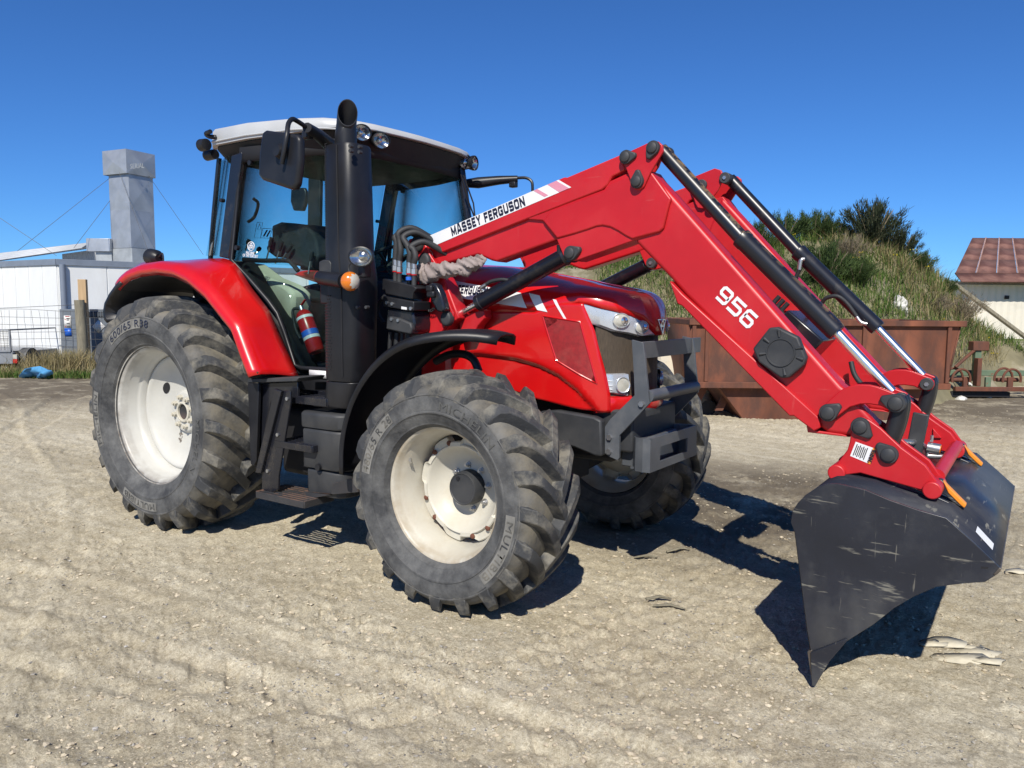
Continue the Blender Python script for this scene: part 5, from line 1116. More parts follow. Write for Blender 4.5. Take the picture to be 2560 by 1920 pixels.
# floor, back and top as one bent sheet
SH = [(4.536,0.143),(4.517,0.239),(4.448,0.661),(4.434,0.704),(4.44,0.752),(4.459,0.787),(4.49,0.825),(4.536,0.867),(4.571,0.886),(4.61,0.892),(4.721,0.881),(4.813,0.853),(4.918,0.827),(5.016,0.812),(5.115,0.729),(5.202,0.65)]
G().loft([[(x, -HWB+.012, z), (x, HWB-.012, z)] for x, z in SH], False, False).build('shell', 'bucket', BK, 30, thick=.012)
# cutting edge and corner plates
ce = [(4.522,0.141),(4.541,0.155),(4.564,0.005),(4.55,-0.004)]
G().prism(ce, -HWB-.004, HWB+.004).build('cutting_edge', 'worn_edge', BK, 35, .002)
for sd in (-1, 1):
    G().prism([(4.538,0.147),(4.678,0.245),(4.682,0.235),(4.614,0.122),(4.565,0.003),(4.551,-0.002)], sd*(HWB+.002), sd*(HWB+.016)).build('corner_plate', 'bucket', BK, 35, .002)
G().prism([(5.202,0.656),(5.21,0.653),(5.207,0.641),(5.194,0.624),(5.184,0.626)], -HWB-.004, HWB+.004).build('lip_bar', 'worn_edge', BK, 35, .002)
G().add([(x, -HWB-.0015, z) for x, z in [(5.143,0.648),(5.168,0.651),(5.166,0.643),(5.145,0.64)]], [(0, 1, 2, 3)]).build('side_slot', 'dark', BK, 180)
# orange hooks and ribs on the back
for yk in (-.53, .53):
    hk = [(4.947,0.912),(4.968,0.911),(4.989,0.887),(5.062,0.816),(5.059,0.798),(5.038,0.806),(5.007,0.824),(4.983,0.846),(4.96,0.852)]
    o = G().prism(hk, yk-.020, yk+.012).build('hook_plate', 'bucket', BK, 35, .004)
    hw_ = [(4.972,0.908),(4.988,0.89),(5.064,0.816),(5.057,0.8),(5.038,0.815),(4.994,0.857)]
    G().prism(hw_, yk-.024, yk+.016).build('hook_edge', 'orange', BK, 35, .004)
    rb_ = [(4.814,0.877),(4.957,0.838),(5.019,0.816),(5.09,0.744),(5.083,0.734),(5.005,0.792),(4.951,0.815)]
    G().prism(rb_, yk-.045, yk-.03).build('hook_rib', 'bucket', BK, 35, .003); G().prism(rb_, yk+.03, yk+.045).build('hook_rib', 'bucket', BK, 35, .003)
st = [(5.016,0.812),(5.115,0.729),(5.202,0.65)]; A_, B_ = Vector((st[0][0], 0, st[0][1])), Vector((st[2][0], 0, st[2][1])); d_ = (B_-A_).normalized(); n_ = Vector((d_.z, 0, -d_.x)); n_ = n_ if n_.z > 0 else -n_
def on_back(u, y):
    t = u*(len(st)-1); k = min(int(t), len(st)-2); q = Vector(st[k]).lerp(Vector(st[k+1]), t-k); return (q.x+n_.x*.009, y, q.y+n_.z*.009)
G().add([on_back(u, y) for u, y in ((.45, -.70), (.45, -.60), (.80, -.63), (.80, -.73))], [(0, 1, 2, 3)]).build('back_sticker', 'white', BK, 180)


# ---------------------------------------------------------------- fire extinguisher in the cab
FE = empty('fire_extinguisher', (1.30, -.60, 1.18), 'red fire extinguisher leaning inside the cab door with blue label', 'extinguisher')
fa_, fb_ = Vector((1.132,-0.6,1.309)), Vector((0.996,-0.6,1.58)); fd = (fb_-fa_).normalized()
G().tube([fa_, fa_+fd*.012, fb_-fd*.03, fb_, fb_+fd*.02], [.05, .058, .058, .045, .02], 28).build('cylinder', 'extred', FE, 40)
G().tube([fb_-fd*.055, fb_-fd*.035], .0592, 28).build('white_band', 'white', FE); 
G().tube([fa_+fd*.12, fa_+fd*.16], .0590, 28).build('blue_label', 'blue', FE); G().tube([fa_+fd*.095, fa_+fd*.118], .0590, 28).build('white_label', 'white', FE)
G().tube([fb_+fd*.01, fb_+fd*.05], .018, 12).build('valve', 'zinc', FE); G().bar(fb_+fd*.05, fb_+fd*.07+Vector((.06, 0, .03)), .02, .008).build('handle', 'extred', FE, 35, .003)
tubep('hose', [fb_+fd*.03, fb_+fd*.02+Vector((-.07, -.02, .0)), fb_-fd*.12+Vector((-.10, -.03, 0)), fa_+fd*.10+Vector((-.075, -.04, 0))], .011, 'hose', FE, 10, 5)

# ---------------------------------------------------------------- materials of the surroundings
M['wall'] = pmat('white_cladding', (.68, .69, .68), .5, var=.04, dust=.25, dcol=(.45, .42, .36), dscale=1.2, stretch=(1, 1, .3))
M['flash'] = pmat('grey_flashing', (.17, .20, .25), .5, var=.1)
M['galv'] = pmat('galvanised', (.36, .38, .41), .42, metal=.45, var=.14, vscale=2.5)
M['galv_dull'] = pmat('galvanised_dull', (.30, .32, .33), .6, metal=.2, var=.15)
M['locker'] = pmat('grey_locker', (.13, .15, .175), .5, var=.08, dust=.25, dcol=(.3, .3, .29), dscale=2)
M['sheet'] = pmat('roof_sheet_white', (.42, .44, .46), .5, var=.06)
M['wood_new'] = pmat('new_timber', (.42, .29, .16), .8, var=.15, vscale=3, stretch=(8, 8, .6))
M['wood_old'] = pmat('old_post', (.20, .18, .13), .9, var=.3, vscale=4, stretch=(6, 6, .8), bump=.4, bscale=30)
M['wire'] = pmat('fence_wire', (.09, .09, .09), .6, var=.1)
M['bluebag'] = pmat('blue_bag', (.10, .34, .62), .35, var=.15, vscale=10)
M['paper'] = pmat('paper', (.72, .71, .68), .7, var=.05)
M['taillight'] = pmat('tail_light', (.45, .01, .01), .25, coat=.6)
M['trailer'] = pmat('trailer_galv', (.28, .29, .30), .5, metal=.4, var=.15)
M['barnroof'] = pmat('barn_roof_rust', (.135, .058, .046), .8, var=.35, vscale=1.2, dust=.6, dcol=(.22, .12, .09), dscale=1.2, dpos=(.45, .65))
M['seam'] = pmat('barn_seam', (.34, .22, .19), .8, var=.3, vscale=6)
M['barnwall'] = pmat('barn_wall', (.64, .60, .51), .7, var=.1, vscale=1.5, dust=.3, dcol=(.42, .32, .2), dscale=1.5)
M['green_old'] = pmat('faded_green_paint', (.11, .16, .10), .7, var=.25, chip=.42, ccol=(.19, .09, .05), cscale=4)
M['clay'] = pmat('pale_clay', (.48, .43, .34), .9, var=.2, vscale=3, dust=.5, dcol=(.22, .19, .13), dscale=3, bump=.6, bscale=14)
M['flake'] = pmat('dried_mud', (.50, .455, .345), .95, var=.15, vscale=20, bump=.3, bscale=60)
M['chalk'] = pmat('pale_stone', (.55, .54, .50), .85, var=.15, bump=.4, bscale=20)
M['stone'] = pmat('yard_stone', (.27, .25, .21), .9, var=.3, vscale=30, bump=.3, bscale=50)
def islandmat(name, cols, rough=.8, trans=.25):
    m = bpy.data.materials.new(name); m.use_nodes = True; nt = m.node_tree; b = nt.nodes['Principled BSDF']
    g = N(nt, 'ShaderNodeNewGeometry'); r = N(nt, 'ShaderNodeValToRGB'); nt.links.new(g.outputs['Random Per Island'], r.inputs[0])
    e = r.color_ramp.elements
    for i, c in enumerate(cols):
        el = e[i] if i < 2 else e.new(.5)
        el.color = (*c, 1)
    for i, el in enumerate(sorted(e, key=lambda q: q.position)): pass
    pos = np.linspace(0, 1, len(cols))
    for i in range(len(cols)): e[i].position = pos[i]
    for i, c in enumerate(cols): e[i].color = (*c, 1)
    nt.links.new(r.outputs[0], b.inputs['Base Color']); b.inputs['Roughness'].default_value = rough; b.inputs['Specular IOR Level'].default_value = .25
    tl = N(nt, 'ShaderNodeBsdfTranslucent'); nt.links.new(r.outputs[0], tl.inputs[0]); mx = N(nt, 'ShaderNodeMixShader'); mx.inputs[0].default_value = trans
    nt.links.new(b.outputs[0], mx.inputs[1]); nt.links.new(tl.outputs[0], mx.inputs[2]); nt.links.new(mx.outputs[0], nt.nodes['Material Output'].inputs[0]); return m
M['grass'] = islandmat('green_grass', [(.06, .12, .02), (.09, .16, .03), (.13, .18, .045), (.22, .21, .08), (.06, .13, .02), (.045, .095, .018)])
M['straw'] = islandmat('dry_grass', [(.34, .27, .14), (.26, .21, .10), (.42, .35, .20), (.18, .17, .06)])
M['broom'] = islandmat('broom_green', [(.03, .055, .016), (.05, .085, .022), (.07, .105, .03), (.035, .06, .025)], trans=.15)
M['broom_dark'] = islandmat('broom_dark', [(.022, .034, .018), (.035, .05, .022), (.05, .055, .03), (.03, .04, .02)], trans=.1)
M['twig'] = islandmat('dead_twigs', [(.16, .13, .09), (.22, .18, .12), (.10, .085, .06)], trans=.05)
M['yellow'] = islandmat('yellow_flower', [(.5, .38, .02), (.42, .33, .03)])

def blades(pts, hmin, hmax, width, lean=.35, seed=1, per=1, dirz=1.0, spread=0):
    """thin upright leaf blades (two triangles bent) rooted at pts (n,3) -> verts, faces"""
    r = np.random.default_rng(seed); P = np.repeat(np.asarray(pts, float), per, 0); n = len(P)
    if spread: P[:, :2] += r.normal(0, spread, (n, 2))
    h = r.uniform(hmin, hmax, n); a = r.uniform(0, 2*math.pi, n); ln = np.abs(r.normal(0, lean, n))
    w_ = width*r.uniform(.6, 1.3, n); b = a+math.pi/2+r.normal(0, .4, n)
    wx, wy = np.cos(b)*w_/2, np.sin(b)*w_/2; dx, dy = np.cos(a)*ln*h, np.sin(a)*ln*h; z = np.zeros(n)
    v = np.stack([P+np.stack([wx, wy, z], -1), P-np.stack([wx, wy, z], -1), P+np.stack([dx*.35-wx*.8, dy*.35-wy*.8, h*.6*dirz], -1), P+np.stack([dx*.35+wx*.8, dy*.35+wy*.8, h*.6*dirz], -1), P+np.stack([dx, dy, h*dirz], -1)], 1).reshape(-1, 3)
    i = np.arange(n)*5
    f = [tuple(q) for q in np.stack([i, i+1, i+2, i+3], -1)]+[tuple(q) for q in np.stack([i+3, i+2, i+4], -1)]
    return v, f
def raw(name, v, f, mat, parent=None, org=(0, 0, 0), **k):
    me = bpy.data.meshes.new(name); me.from_pydata([tuple(q) for q in (np.asarray(v)-np.asarray(org)).tolist()], [], f); me.materials.append(M[mat])
    return link(name, me, Vector(org), parent, **k)
YB = lambda g: g
# ---------------------------------------------------------------- white shed on the left
sc, dc_ = -11.87, 20.3
dl, dr = (-.866, .5), (.766, .643)
def on_l(t, off=0): return (sc+dl[0]*t-dl[1]*0+off*(-.5), dc_+dl[1]*t+off*(-.866))
def on_r(t, off=0): return (sc+dr[0]*t+off*.643, dc_+dr[1]*t-off*.766)
SH_ = empty('white_shed', yard(sc-3, dc_+4, 0), 'low white clad shed with grey flashing behind the wire fence', 'shed')
def quadbox(g, p0, p1, z0, z1, th, nrm):       # upright slab between plan points p0,p1
    v = []
    for z in (z0, z1):
        for p in (p0, p1):
            v.append((*p, z)); v.append((p[0]+nrm[0]*th, p[1]+nrm[1]*th, z))
    g.add(v, [(0, 2, 6, 4), (1, 5, 7, 3), (0, 4, 5, 1), (2, 3, 7, 6), (4, 6, 7, 5), (0, 1, 3, 2)]); return g
nl, nr = (-.5, -.866), (.643, -.766)
g = G(); quadbox(g, on_l(0), on_l(9), 0, 2.70, -.2, nl); quadbox(g, on_r(0), on_r(7), 0, 2.70, -.2, nr); g.build('wall', 'wall', SH_, frame=yard)
t = .03
while t < 7.5:
    t2 = t+.66; quadbox(G(), on_l(t), on_l(t2-.022), .06, 2.66, .022, nl).build('panel', 'wall', SH_, 30, .006, frame=yard); t = t2
t = .03
while t < 6:
    t2 = t+1.15; quadbox(G(), on_r(t), on_r(t2-.022), .06, 2.66, .022, nr).build('panel', 'wall', SH_, 30, .006, frame=yard); t = t2
quadbox(G(), on_l(-.02), on_l(9), 2.64, 2.80, .06, nl).build('fascia', 'flash', SH_, 30, .006, frame=yard)
quadbox(G(), on_r(-.02), on_r(7), 2.64, 2.80, .06, nr).build('fascia', 'flash', SH_, 30, .006, frame=yard)
G().tube([yard(*on_r(.10, .09), 2.66), yard(*on_r(.10, .09), 0)], .075, 14).build('downpipe', 'flash', SH_, 40)
G().add([yard(*on_l(0, -.1), 2.78), yard(*on_l(9, -.1), 2.74), yard(on_l(9)[0]+5, on_l(9)[1]+8, 2.9), yard(*on_r(9), 2.74)], [(0, 1, 2, 3)]).build('flat_roof', 'sheet', SH_)
# higher corrugated roof behind
RF = [(-17.935,2.924),(-14.146,3.187),(-13.29,3.516),(-13.005,3.316),(-13.029,2.799),(-17.951,2.676)]
gb = empty('corrugated_shed', yard(RF[2][0], 24.5, 0), 'pale corrugated shed roof rising behind the white shed', 'shed')
a_ = [(-14.211,3.067),(-14.103,3.203),(-13.092,3.368),(-13.111,2.962),(-14.216,2.954)]
n = 40; x0, x1 = a_[0][0], a_[2][0]; zt0, zt1 = a_[1][1], a_[2][1]
G().loft([[(lerp(x0, x1, i/n), 24.6+(.03 if i % 2 else 0), 0), (lerp(x0, x1, i/n), 24.6+(.03 if i % 2 else 0), lerp(zt0, zt1, i/n))] for i in range(n+1)], False, False).build('gable_wall', 'sheet', gb, 10, frame=yard)
for k, (pa, pb, th) in enumerate((("a", "b", .05),)):
    e0 = [(-17.401,3.034),(-13.225,3.544)]; e1 = [(-17.422,2.711),(-13.998,3.19),(-12.995,3.34)]
    for j in range(4):
        zA = lerp(e0[0][1], e1[0][1], j/4); zB = lerp(e0[1][1], e1[2][1], j/4); zA2 = lerp(e0[0][1], e1[0][1], (j+.92)/4); zB2 = lerp(e0[1][1], e1[2][1], (j+.92)/4)
        xa, xb = e0[0][0], e0[1][0]; dd = 24.4-.12*j
        G().add([(xa, dd, zA), (xb, dd, zB), (xb, dd-.10, zB2), (xa, dd-.10, zA2), (xa, dd+.5, zA), (xb, dd+.5, zB)], [(0, 1, 2, 3), (0, 4, 5, 1)]).build('roof_sheet', 'sheet', gb, 20, frame=yard, thick=.02)
# ducts and chimney
def duct(name, c, w_, z0, z1, rot, par, mat='galv', taper=1.0, n=1, w2=None, crown=.03):
    """square duct; each face a cross-broken panel of its own"""
    ca, sa = math.cos(rot), math.sin(rot); w2 = w2 or w_
    for j in range(n):
        za, zb = lerp(z0, z1, j/n), lerp(z0, z1, (j+1)/n); fa, fb = lerp(1, taper, j/n), lerp(1, taper, (j+1)/n)
        cor = lambda f: [(c[0]+(ca*x*w_-sa*y*w2)*f/2, c[1]+(sa*x*w_+ca*y*w2)*f/2) for x, y in ((-1, -1), (1, -1), (1, 1), (-1, 1))]
        A, B = cor(fa), cor(fb)
        for k in range(4):
            p, q = A[k], A[(k+1) % 4]; r_, s_ = B[k], B[(k+1) % 4]
            mx, my = (p[0]+q[0]+r_[0]+s_[0])/4, (p[1]+q[1]+r_[1]+s_[1])/4; ox, oy = mx-c[0], my-c[1]; L = math.hypot(ox, oy)
            m = (mx+ox/L*crown, my+oy/L*crown, (za+zb)/2)
            G().add([(*p, za), (*q, za), (*s_, zb), (*r_, zb), m], [(0, 1, 4), (1, 2, 4), (2, 3, 4), (3, 0, 4)]).build('duct_panel', mat, par, 4, frame=yard)
ch = [(-12.468,5.504),(-10.939,5.513),(-12.293,4.313),(-11.008,4.321),(-12.27,3.328),(-11.011,3.337),(-12.444,6.042),(-10.93,6.073),(-11.946,6.174)]
cxs = (ch[2][0]+ch[3][0])/2
CH = empty('chimney_duct', yard(cxs, 24, 0), 'tall square galvanised chimney duct with a wider cap above the shed', 'chimney')
zt, zc, zb_, z0_ = 6.32, ch[0][1]+.08, ch[4][1], 2.5
duct('duct', (cxs, 24), .86, zb_, zc, R(-25), CH, n=2, taper=1.0)
duct('duct', (cxs+.02, 24), .92, z0_, zb_-.01, R(-25), CH, 'galv_dull')
duct('cap', ((ch[6][0]+ch[7][0])/2, 24), 1.02, ch[0][1], (ch[6][1]+ch[7][1])/2+.15, R(-25), CH, crown=.05)
q = [(-11.355,5.709),(-10.822,5.692)]; lettering('faint_lettering', 'SERIAL', q[0], q[1], .14, lambda x, z: yard(*( (ch[6][0]+ch[7][0])/2+(x-(ch[6][0]+ch[7][0])/2)*1.0, 24-.62-.06-(.0)+(-(x-cxs))*.47+.20, ), z), 'galv_dull', CH)
for a, b in (("l", "r"),):
    cap = [yard(cxs-.55, 24, zc-.05), yard(cxs+.55, 24, zc-.05), yard(cxs-.05, 23.4, zc-.05), yard(cxs-.55, 24, zc-.65)]
    ge = [[(-13.646,3.075)][0], [(-9.915,3.235)][0], [(-10.859,3.283)][0], [(-12.368,3.208)][0], [(-12.868,2.987)][0], [(-15.372,4.679)][0]]
    for s_, e_ in ((cap[0], yard(ge[0][0], 21.5, ge[0][1])), (cap[1], yard(ge[1][0], 25, ge[1][1])), (cap[2], yard(ge[2][0], 23.2, ge[2][1])), (cap[3], yard(ge[3][0], 22, ge[3][1])), (yard(ge[5][0], 22, ge[5][1]), yard(ge[4][0], 22, ge[4][1]))):
        G().tube([s_, e_], .0065, 5).build('guy_wire', 'wire', CH)
DB = empty('roof_duct', yard(-12, 23.5, 0), 'short galvanised box duct beside the chimney base', 'duct')
q = [(-12.894,3.614),(-12.176,3.619),(-12.348,3.226),(-12.185,2.921),(-12.668,3.267)]; boxd = G()
def ybox(s0, s1, d0, d1, z0, z1, nm, mat, par, bev=.01): return G().box(((s0+s1)/2, (d0+d1)/2, (z0+z1)/2), (s1-s0, d1-d0, z1-z0)).build(nm, mat, par, 30, bev, frame=yard)
ybox(q[0][0], q[1][0], 23.6, 24.4, q[2][1], q[0][1], 'duct_box', 'galv', DB); ybox(q[4][0], q[3][0], 23.7, 24.3, 2.5, q[2][1]+.0-.004, 'duct_leg', 'galv_dull', DB)

# ---------------------------------------------------------------- locker, posts, fence, trailer, bag
LK = empty('steel_locker', yard(-11.3, 19.95, 0), 'grey steel locker with a vent grille and white diamond label', 'locker')
q = [(-11.64,1.504),(-10.354,1.478),(-11.716,0.035)]; lz = q[0][1]
ybox(q[0][0], q[1][0]+.7, 19.9, 20.6, 0.0, lz, 'cabinet', 'locker', LK, .012)
q2 = [(-11.013,1.433),(-10.508,1.308)]; ybox(q2[0][0], q2[1][0], 19.885, 19.9, q2[1][1], q2[0][1], 'vent', 'dark', LK, 0)
for k in range(1, 4): ybox(q2[0][0], q2[1][0], 19.87, 19.884, lerp(q2[1][1], q2[0][1], k/4)-.006, lerp(q2[1][1], q2[0][1], k/4)+.006, 'vent_bar', 'locker', LK, 0)
for k in range(9): x_ = lerp(q2[0][0], q2[1][0], k/8); ybox(x_-.005, x_+.005, 19.868, 19.884, q2[1][1], q2[0][1], 'vent_bar', 'locker', LK, 0)
dq = [(-10.638,1.232),(-10.473,1.07),(-10.644,0.899),(-10.811,1.061)]; G().add([(s, 19.885, z) for s, z in dq], [(0, 1, 2, 3)]).build('diamond_label', 'paper', LK, frame=yard, thick=.006)
PO = empty('notice', yard(-11.85, 19.88, 1.0), 'white and blue notice stuck on the grey locker', 'notice')
pq = [(-11.522,1.338),(-11.339,1.336),(-11.355,1.013),(-11.526,1.009),(-11.344,0.813),(-11.518,0.811)]
G().add([(s, 19.888, z) for s, z in (pq[0], pq[1], pq[2], pq[3])], [(0, 1, 2, 3)]).build('sheet', 'paper', PO, frame=yard, thick=.004)
G().add([(s, 19.888, z) for s, z in (pq[3], pq[2], pq[4], pq[5])], [(0, 1, 2, 3)]).build('blue_sheet', 'blue', PO, frame=yard, thick=.004)
for k, (xa, xb, yy) in enumerate(((.2, .8, .06), (.35, .8, .24), (.35, .7, .34), (.35, .8, .60), (.1, .25, .3), (.1, .25, .85), (.35, .8, .85))):
    s0, s1 = pq[0][0], pq[1][0]; z_ = lerp(pq[0][1], pq[3][1], yy); ybox(lerp(s0, s1, xa), lerp(s0, s1, xb), 19.876, 19.884, z_-.008, z_+.008, 'print_line', 'extred' if k in (0, 4, 5) else 'grey', PO, 0)
FD = 19.3
pp_ = [(-10.823,1.734),(-10.697,1.735),(-10.862,2.251),(-10.733,2.252)]
sp1 = (pp_[0][0]+pp_[1][0])/2
G().tube([yard(sp1, FD, 0), yard(sp1+.01, FD, pp_[0][1]*.5), yard(sp1-.02, FD, pp_[0][1])], [.125, .122, .118], 14).build('fence_post', 'wood_old', None, 40, label='round weathered wooden fence post in front of the grey locker', cat='fence post')
sp2 = (pp_[2][0]+pp_[3][0])/2; g = G().box((sp2, FD+.22, pp_[2][1]/2), (.20, .10, pp_[2][1])); g.build('timber_post', 'wood_new', None, 30, .006, frame=yard, label='taller pale square timber post behind the round post', cat='post')
FN = empty('wire_fence', yard(-13, FD, 0), 'square mesh wire netting fence strung from the round post', 'fence')
zs = [(-12.5,1.473),(-12.511,1.295),(-12.521,1.117),(-12.531,0.938),(-12.542,0.76),(-12.552,0.574),(-12.563,0.394),(-12.574,0.201)]
for k, (_, z) in enumerate(zs):
    sg = .0
    pts = [yard(lerp(-16.5, sp1, i/20), FD+.02*math.sin(i*1.3), z+.03*math.sin(i*.55+k)*(.4 if k else 1)) for i in range(21)]+[yard(lerp(sp1, -8.9, i/8), FD, z) for i in range(1, 9)]
    G().tube(pts, .0048, 4).build('line_wire', 'wire', FN)
s_ = -16.4; k = 0
while s_ < -8.9:
    lean = .10; pts = [yard(s_+lean*(i/6)**1.2*.6+.015*math.sin(i*2+k), FD+.012, lerp(zs[0][1], .02, i/6)) for i in range(7)]
    if abs(s_-sp1) > .08: G().tube(pts, .0042, 4).build('stay_wire', 'wire', FN)
    s_ += .192; k += 1
pts = [yard(-16.5, FD-.05, 1.10), yard(-13.5, FD-.05, 1.48), yard(sp1, FD-.02, 1.62)]; G().tube(pts, .006, 4).build('line_wire', 'wire', FN)
# cage trailer at the left edge
TL = empty('cage_trailer', yard(-13.2, 18.6, 0), 'galvanised cage trailer corner with red tail light at the left edge', 'trailer')
tq = [(-12.262,1.035),(-12.021,1.024),(-12.037,0.522),(-12.293,0.501),(-12.026,0.497),(-11.877,0.44),(-11.897,0.198),(-12.012,0.19),(-12.316,0.124),(-12.135,0.049),(-12.299,0.412),(-12.044,0.19),(-12.312,0.188)]
sx_ = tq[1][0]; sl_ = sx_-2.4; zt_, zb2 = tq[1][1], tq[2][1]
for s0, s1 in ((sx_-.035, sx_), (sl_, sl_+.035)): ybox(s0, s1, 18.48, 18.52, zb2, zt_, 'cage_post', 'trailer', TL, .003)
ybox(sl_, sx_, 18.48, 18.52, zt_-.035, zt_+.002, 'cage_rail', 'trailer', TL, .003); ybox(sl_, sx_, 18.47, 18.53, zb2-.05, zb2, 'cage_rail', 'trailer', TL, .003)
ybox(sx_-.036, sx_-.001, 18.52, 21.0, zt_-.035, zt_+.002, 'cage_rail', 'trailer', TL, .003)
for k in range(1, 9): z_ = lerp(zb2, zt_, k/9); G().tube([yard(sl_, 18.5, z_), yard(sx_, 18.5, z_)], .004, 4).build('mesh_wire', 'wire', TL)
for k in range(1, 30): s1 = lerp(sl_, sx_, k/30); G().tube([yard(s1, 18.5, zb2), yard(s1, 18.5, zt_)], .004, 4).build('mesh_wire', 'wire', TL)
ybox(sl_, sx_+.02, 18.5, 20.9, tq[12][1], zb2-.05, 'tray', 'trailer', TL, .01)
mg = [(-12.065,0.494),(-12.02,0.496),(-11.921,0.437),(-11.91,0.418),(-11.929,0.194),(-11.961,0.193),(-11.955,0.405),(-12.028,0.468)]; g = G()
g.add([(s, 18.6, z) for s, z in mg]+[(s, 19.4, z) for s, z in mg], [tuple(range(8)), tuple(range(15, 7, -1))]+[(i, (i+1) % 8, (i+1) % 8+8, i+8) for i in range(8)]); g.build('trailer_mudguard', 'dark', TL, frame=yard)
q = [(-12.002,0.305),(-11.896,0.204),(-11.995,0.42)]; ybox(q[0][0], q[1][0], 18.50, 18.58, q[1][1], q[0][1], 'red_lens', 'taillight', TL, .008); ybox(q[0][0], q[1][0], 18.50, 18.58, q[0][1]+.002, q[2][1], 'clear_lens', 'lampglass', TL, .008)
ybox(sl_, tq[9][0], 18.47, 18.485, tq[9][1], tq[8][1], 'number_plate', 'paper', TL, .003)
q = [(-12.304,0.096),(-12.183,0.096)]; lettering('plate_lettering', '07', q[0], q[1], .075, lambda x, z: yard(x, 18.464, z), 'ink', TL, bold=.02)
G().tube([yard(sx_+.05, 18.9, .28), yard(sx_+.25, 18.9, .28)], .28, 24).build('trailer_wheel', 'rubber', TL, 40)
# blue plastic bag
bs = (-10.448,16.861); rg = np.random.default_rng(4); rings = []
for i in range(13):
    t_ = i/12; a = R(lerp(200, -60, t_)); cx_, cz_ = .16*math.cos(a)*1.35, .10+.10*math.sin(a); rad = .065+.04*math.sin(t_*math.pi)+.01*math.sin(i*2.1)
    rings.append([yard(bs[0]+cx_+rad*math.cos(b)*1.3*(1+.35*math.sin(2*b+i*.9)+.2*math.sin(5*b-i*1.7)), bs[1]+rad*1.5*math.sin(b), max(.01, cz_*.8+rad*.95*math.cos(b+1)*(1+.4*math.sin(3*b-i*1.1)))) for b in np.linspace(0, 2*math.pi, 17)[:-1]])
G().loft(rings).build('plastic_bag', 'bluebag', None, 70, label='crumpled bright blue plastic bag lying in the grass', cat='bag')

# ---------------------------------------------------------------- rusty bin
D0 = 11.2
SK = empty('skip_bin', yard(4.5, D0+.9, 0), 'rusty red-brown steel skip bin below the grassy mound', 'skip bin')
b0 = [(2.551,1.478),(6.546,1.504),(6.451,0.45),(2.712,0.56),(5.065,1.408),(6.291,1.416),(2.553,1.391)]
sL, sR, zT = b0[0][0], b0[1][0], b0[0][1]; zB = .50
def slab(pts, d0, d1, nm, mat='rust', bev=.008, par=SK):
    n = len(pts); g = G().add([(s, d0, z) for s, z in pts]+[(s, d1, z) for s, z in pts], [tuple(range(n)), tuple(range(2*n-1, n-1, -1))]+[(i, (i+1) % n, (i+1) % n+n, i+n) for i in range(n)]); return g.build(nm, mat, par, 30, bev, frame=yard)
slab([(sL+.05, zT-.06), (sR-.06, zT-.06), (sR-.22, zB), (sL+.12, zB)], D0, D0+.03, 'front_panel')
slab([(sL+.05, zT-.06), (sR-.06, zT-.06), (sR-.22, zB), (sL+.12, zB)], D0+1.75, D0+1.78, 'rear_panel')
for a, b in ((sL+.05, sL+.12), (sR-.06, sR-.22)):
    g = G().add([(a, D0, zT-.06), (a, D0+1.78, zT-.06), (b, D0+1.78, zB), (b, D0, zB)], [(0, 1, 2, 3)]); g.build('end_panel', 'rust', SK, frame=yard, thick=.03)
slab([(sL, zT-.085), (sR, zT-.085), (sR, zT), (sL, zT)], D0-.06, D0-.002, 'top_rail'); slab([(sL, zT-.085), (sR, zT-.085), (sR, zT), (sL, zT)], D0+1.78, D0+1.84, 'top_rail')
for s_ in (sL, sR-.07): G().box((s_+.035, D0+.89, zT-.045), (.07, 1.78, .08)).build('top_rail', 'rust', SK, 30, .008, frame=yard)
slab([(sL+.02, zB-.02), (sR-.18, zB-.02), (sR-.17, zB+.07), (sL+.02, zB+.07)], D0-.055, D0-.002, 'bottom_rail')
for s_ in (sL+.05, sL+.24, b0[4][0], b0[4][0]-.95, b0[5][0]): slab([(s_, zB+.072), (s_+.055, zB+.072), (s_+.055, zT-.087), (s_, zT-.087)], D0-.045, D0-.002, 'rib')
hp = [(3.052,0.381),(6.219,0.402),(5.713,0.002),(3.418,-0.002)]; slab([(hp[0][0], zB-.025), (hp[1][0], zB-.025), (hp[2][0], .0), (hp[3][0], .0)], D0+.1, D0+1.7, 'hopper')
for s_ in (sL+.10, sL+.5): slab([(s_, .10), (s_+.12, .10), (s_+.3, zB-.022), (s_+.18, zB-.022)], D0+.3, D0+.36, 'leg')
G().tube([yard(sL+.45, D0+.5, .12), yard(sL+.45, D0+.7, .12)], .12, 18).build('castor', 'dark', SK, 40)
# ---------------------------------------------------------------- rusty implement on the right
IM = empty('rusty_implement', yard(9.2, 14.6, 0), 'rusty green farm implement with hoops and an upright mast', 'implement')
q = [(8.323,0.2),(10.31,0.12),(8.437,0.479),(10.291,0.372),(8.782,1.034),(9.029,0.891),(8.859,0.482),(8.406,0.558),(8.818,0.89),(8.306,0.053),(9.418,0.034)]
slab([(q[0][0], q[1][1]), (q[1][0], q[1][1]), (q[1][0], q[0][1]), (q[0][0], q[0][1])], 14.4, 14.5, 'base_beam', 'rust', .008, IM)
slab([(q[2][0], q[3][1]), (q[3][0], q[3][1]), (q[3][0], q[2][1]), (q[2][0], q[2][1])], 14.9, 14.96, 'back_board', 'green_old', .008, IM)
ybox(q[4][0]+.05, q[4][0]+.17, 14.7, 14.8, q[6][1]-.2, q[4][1], 'mast', 'green_old', IM); ybox(q[4][0]-.02, q[4][0]+.28, 14.66, 14.84, q[5][1]-.02, q[4][1]+.01, 'mast_head', 'rust', IM)
ybox(q[4][0]+.02, q[4][0]+.10, 14.55, 14.69, q[0][1], q[6][1]+.25, 'mast', 'rust', IM)
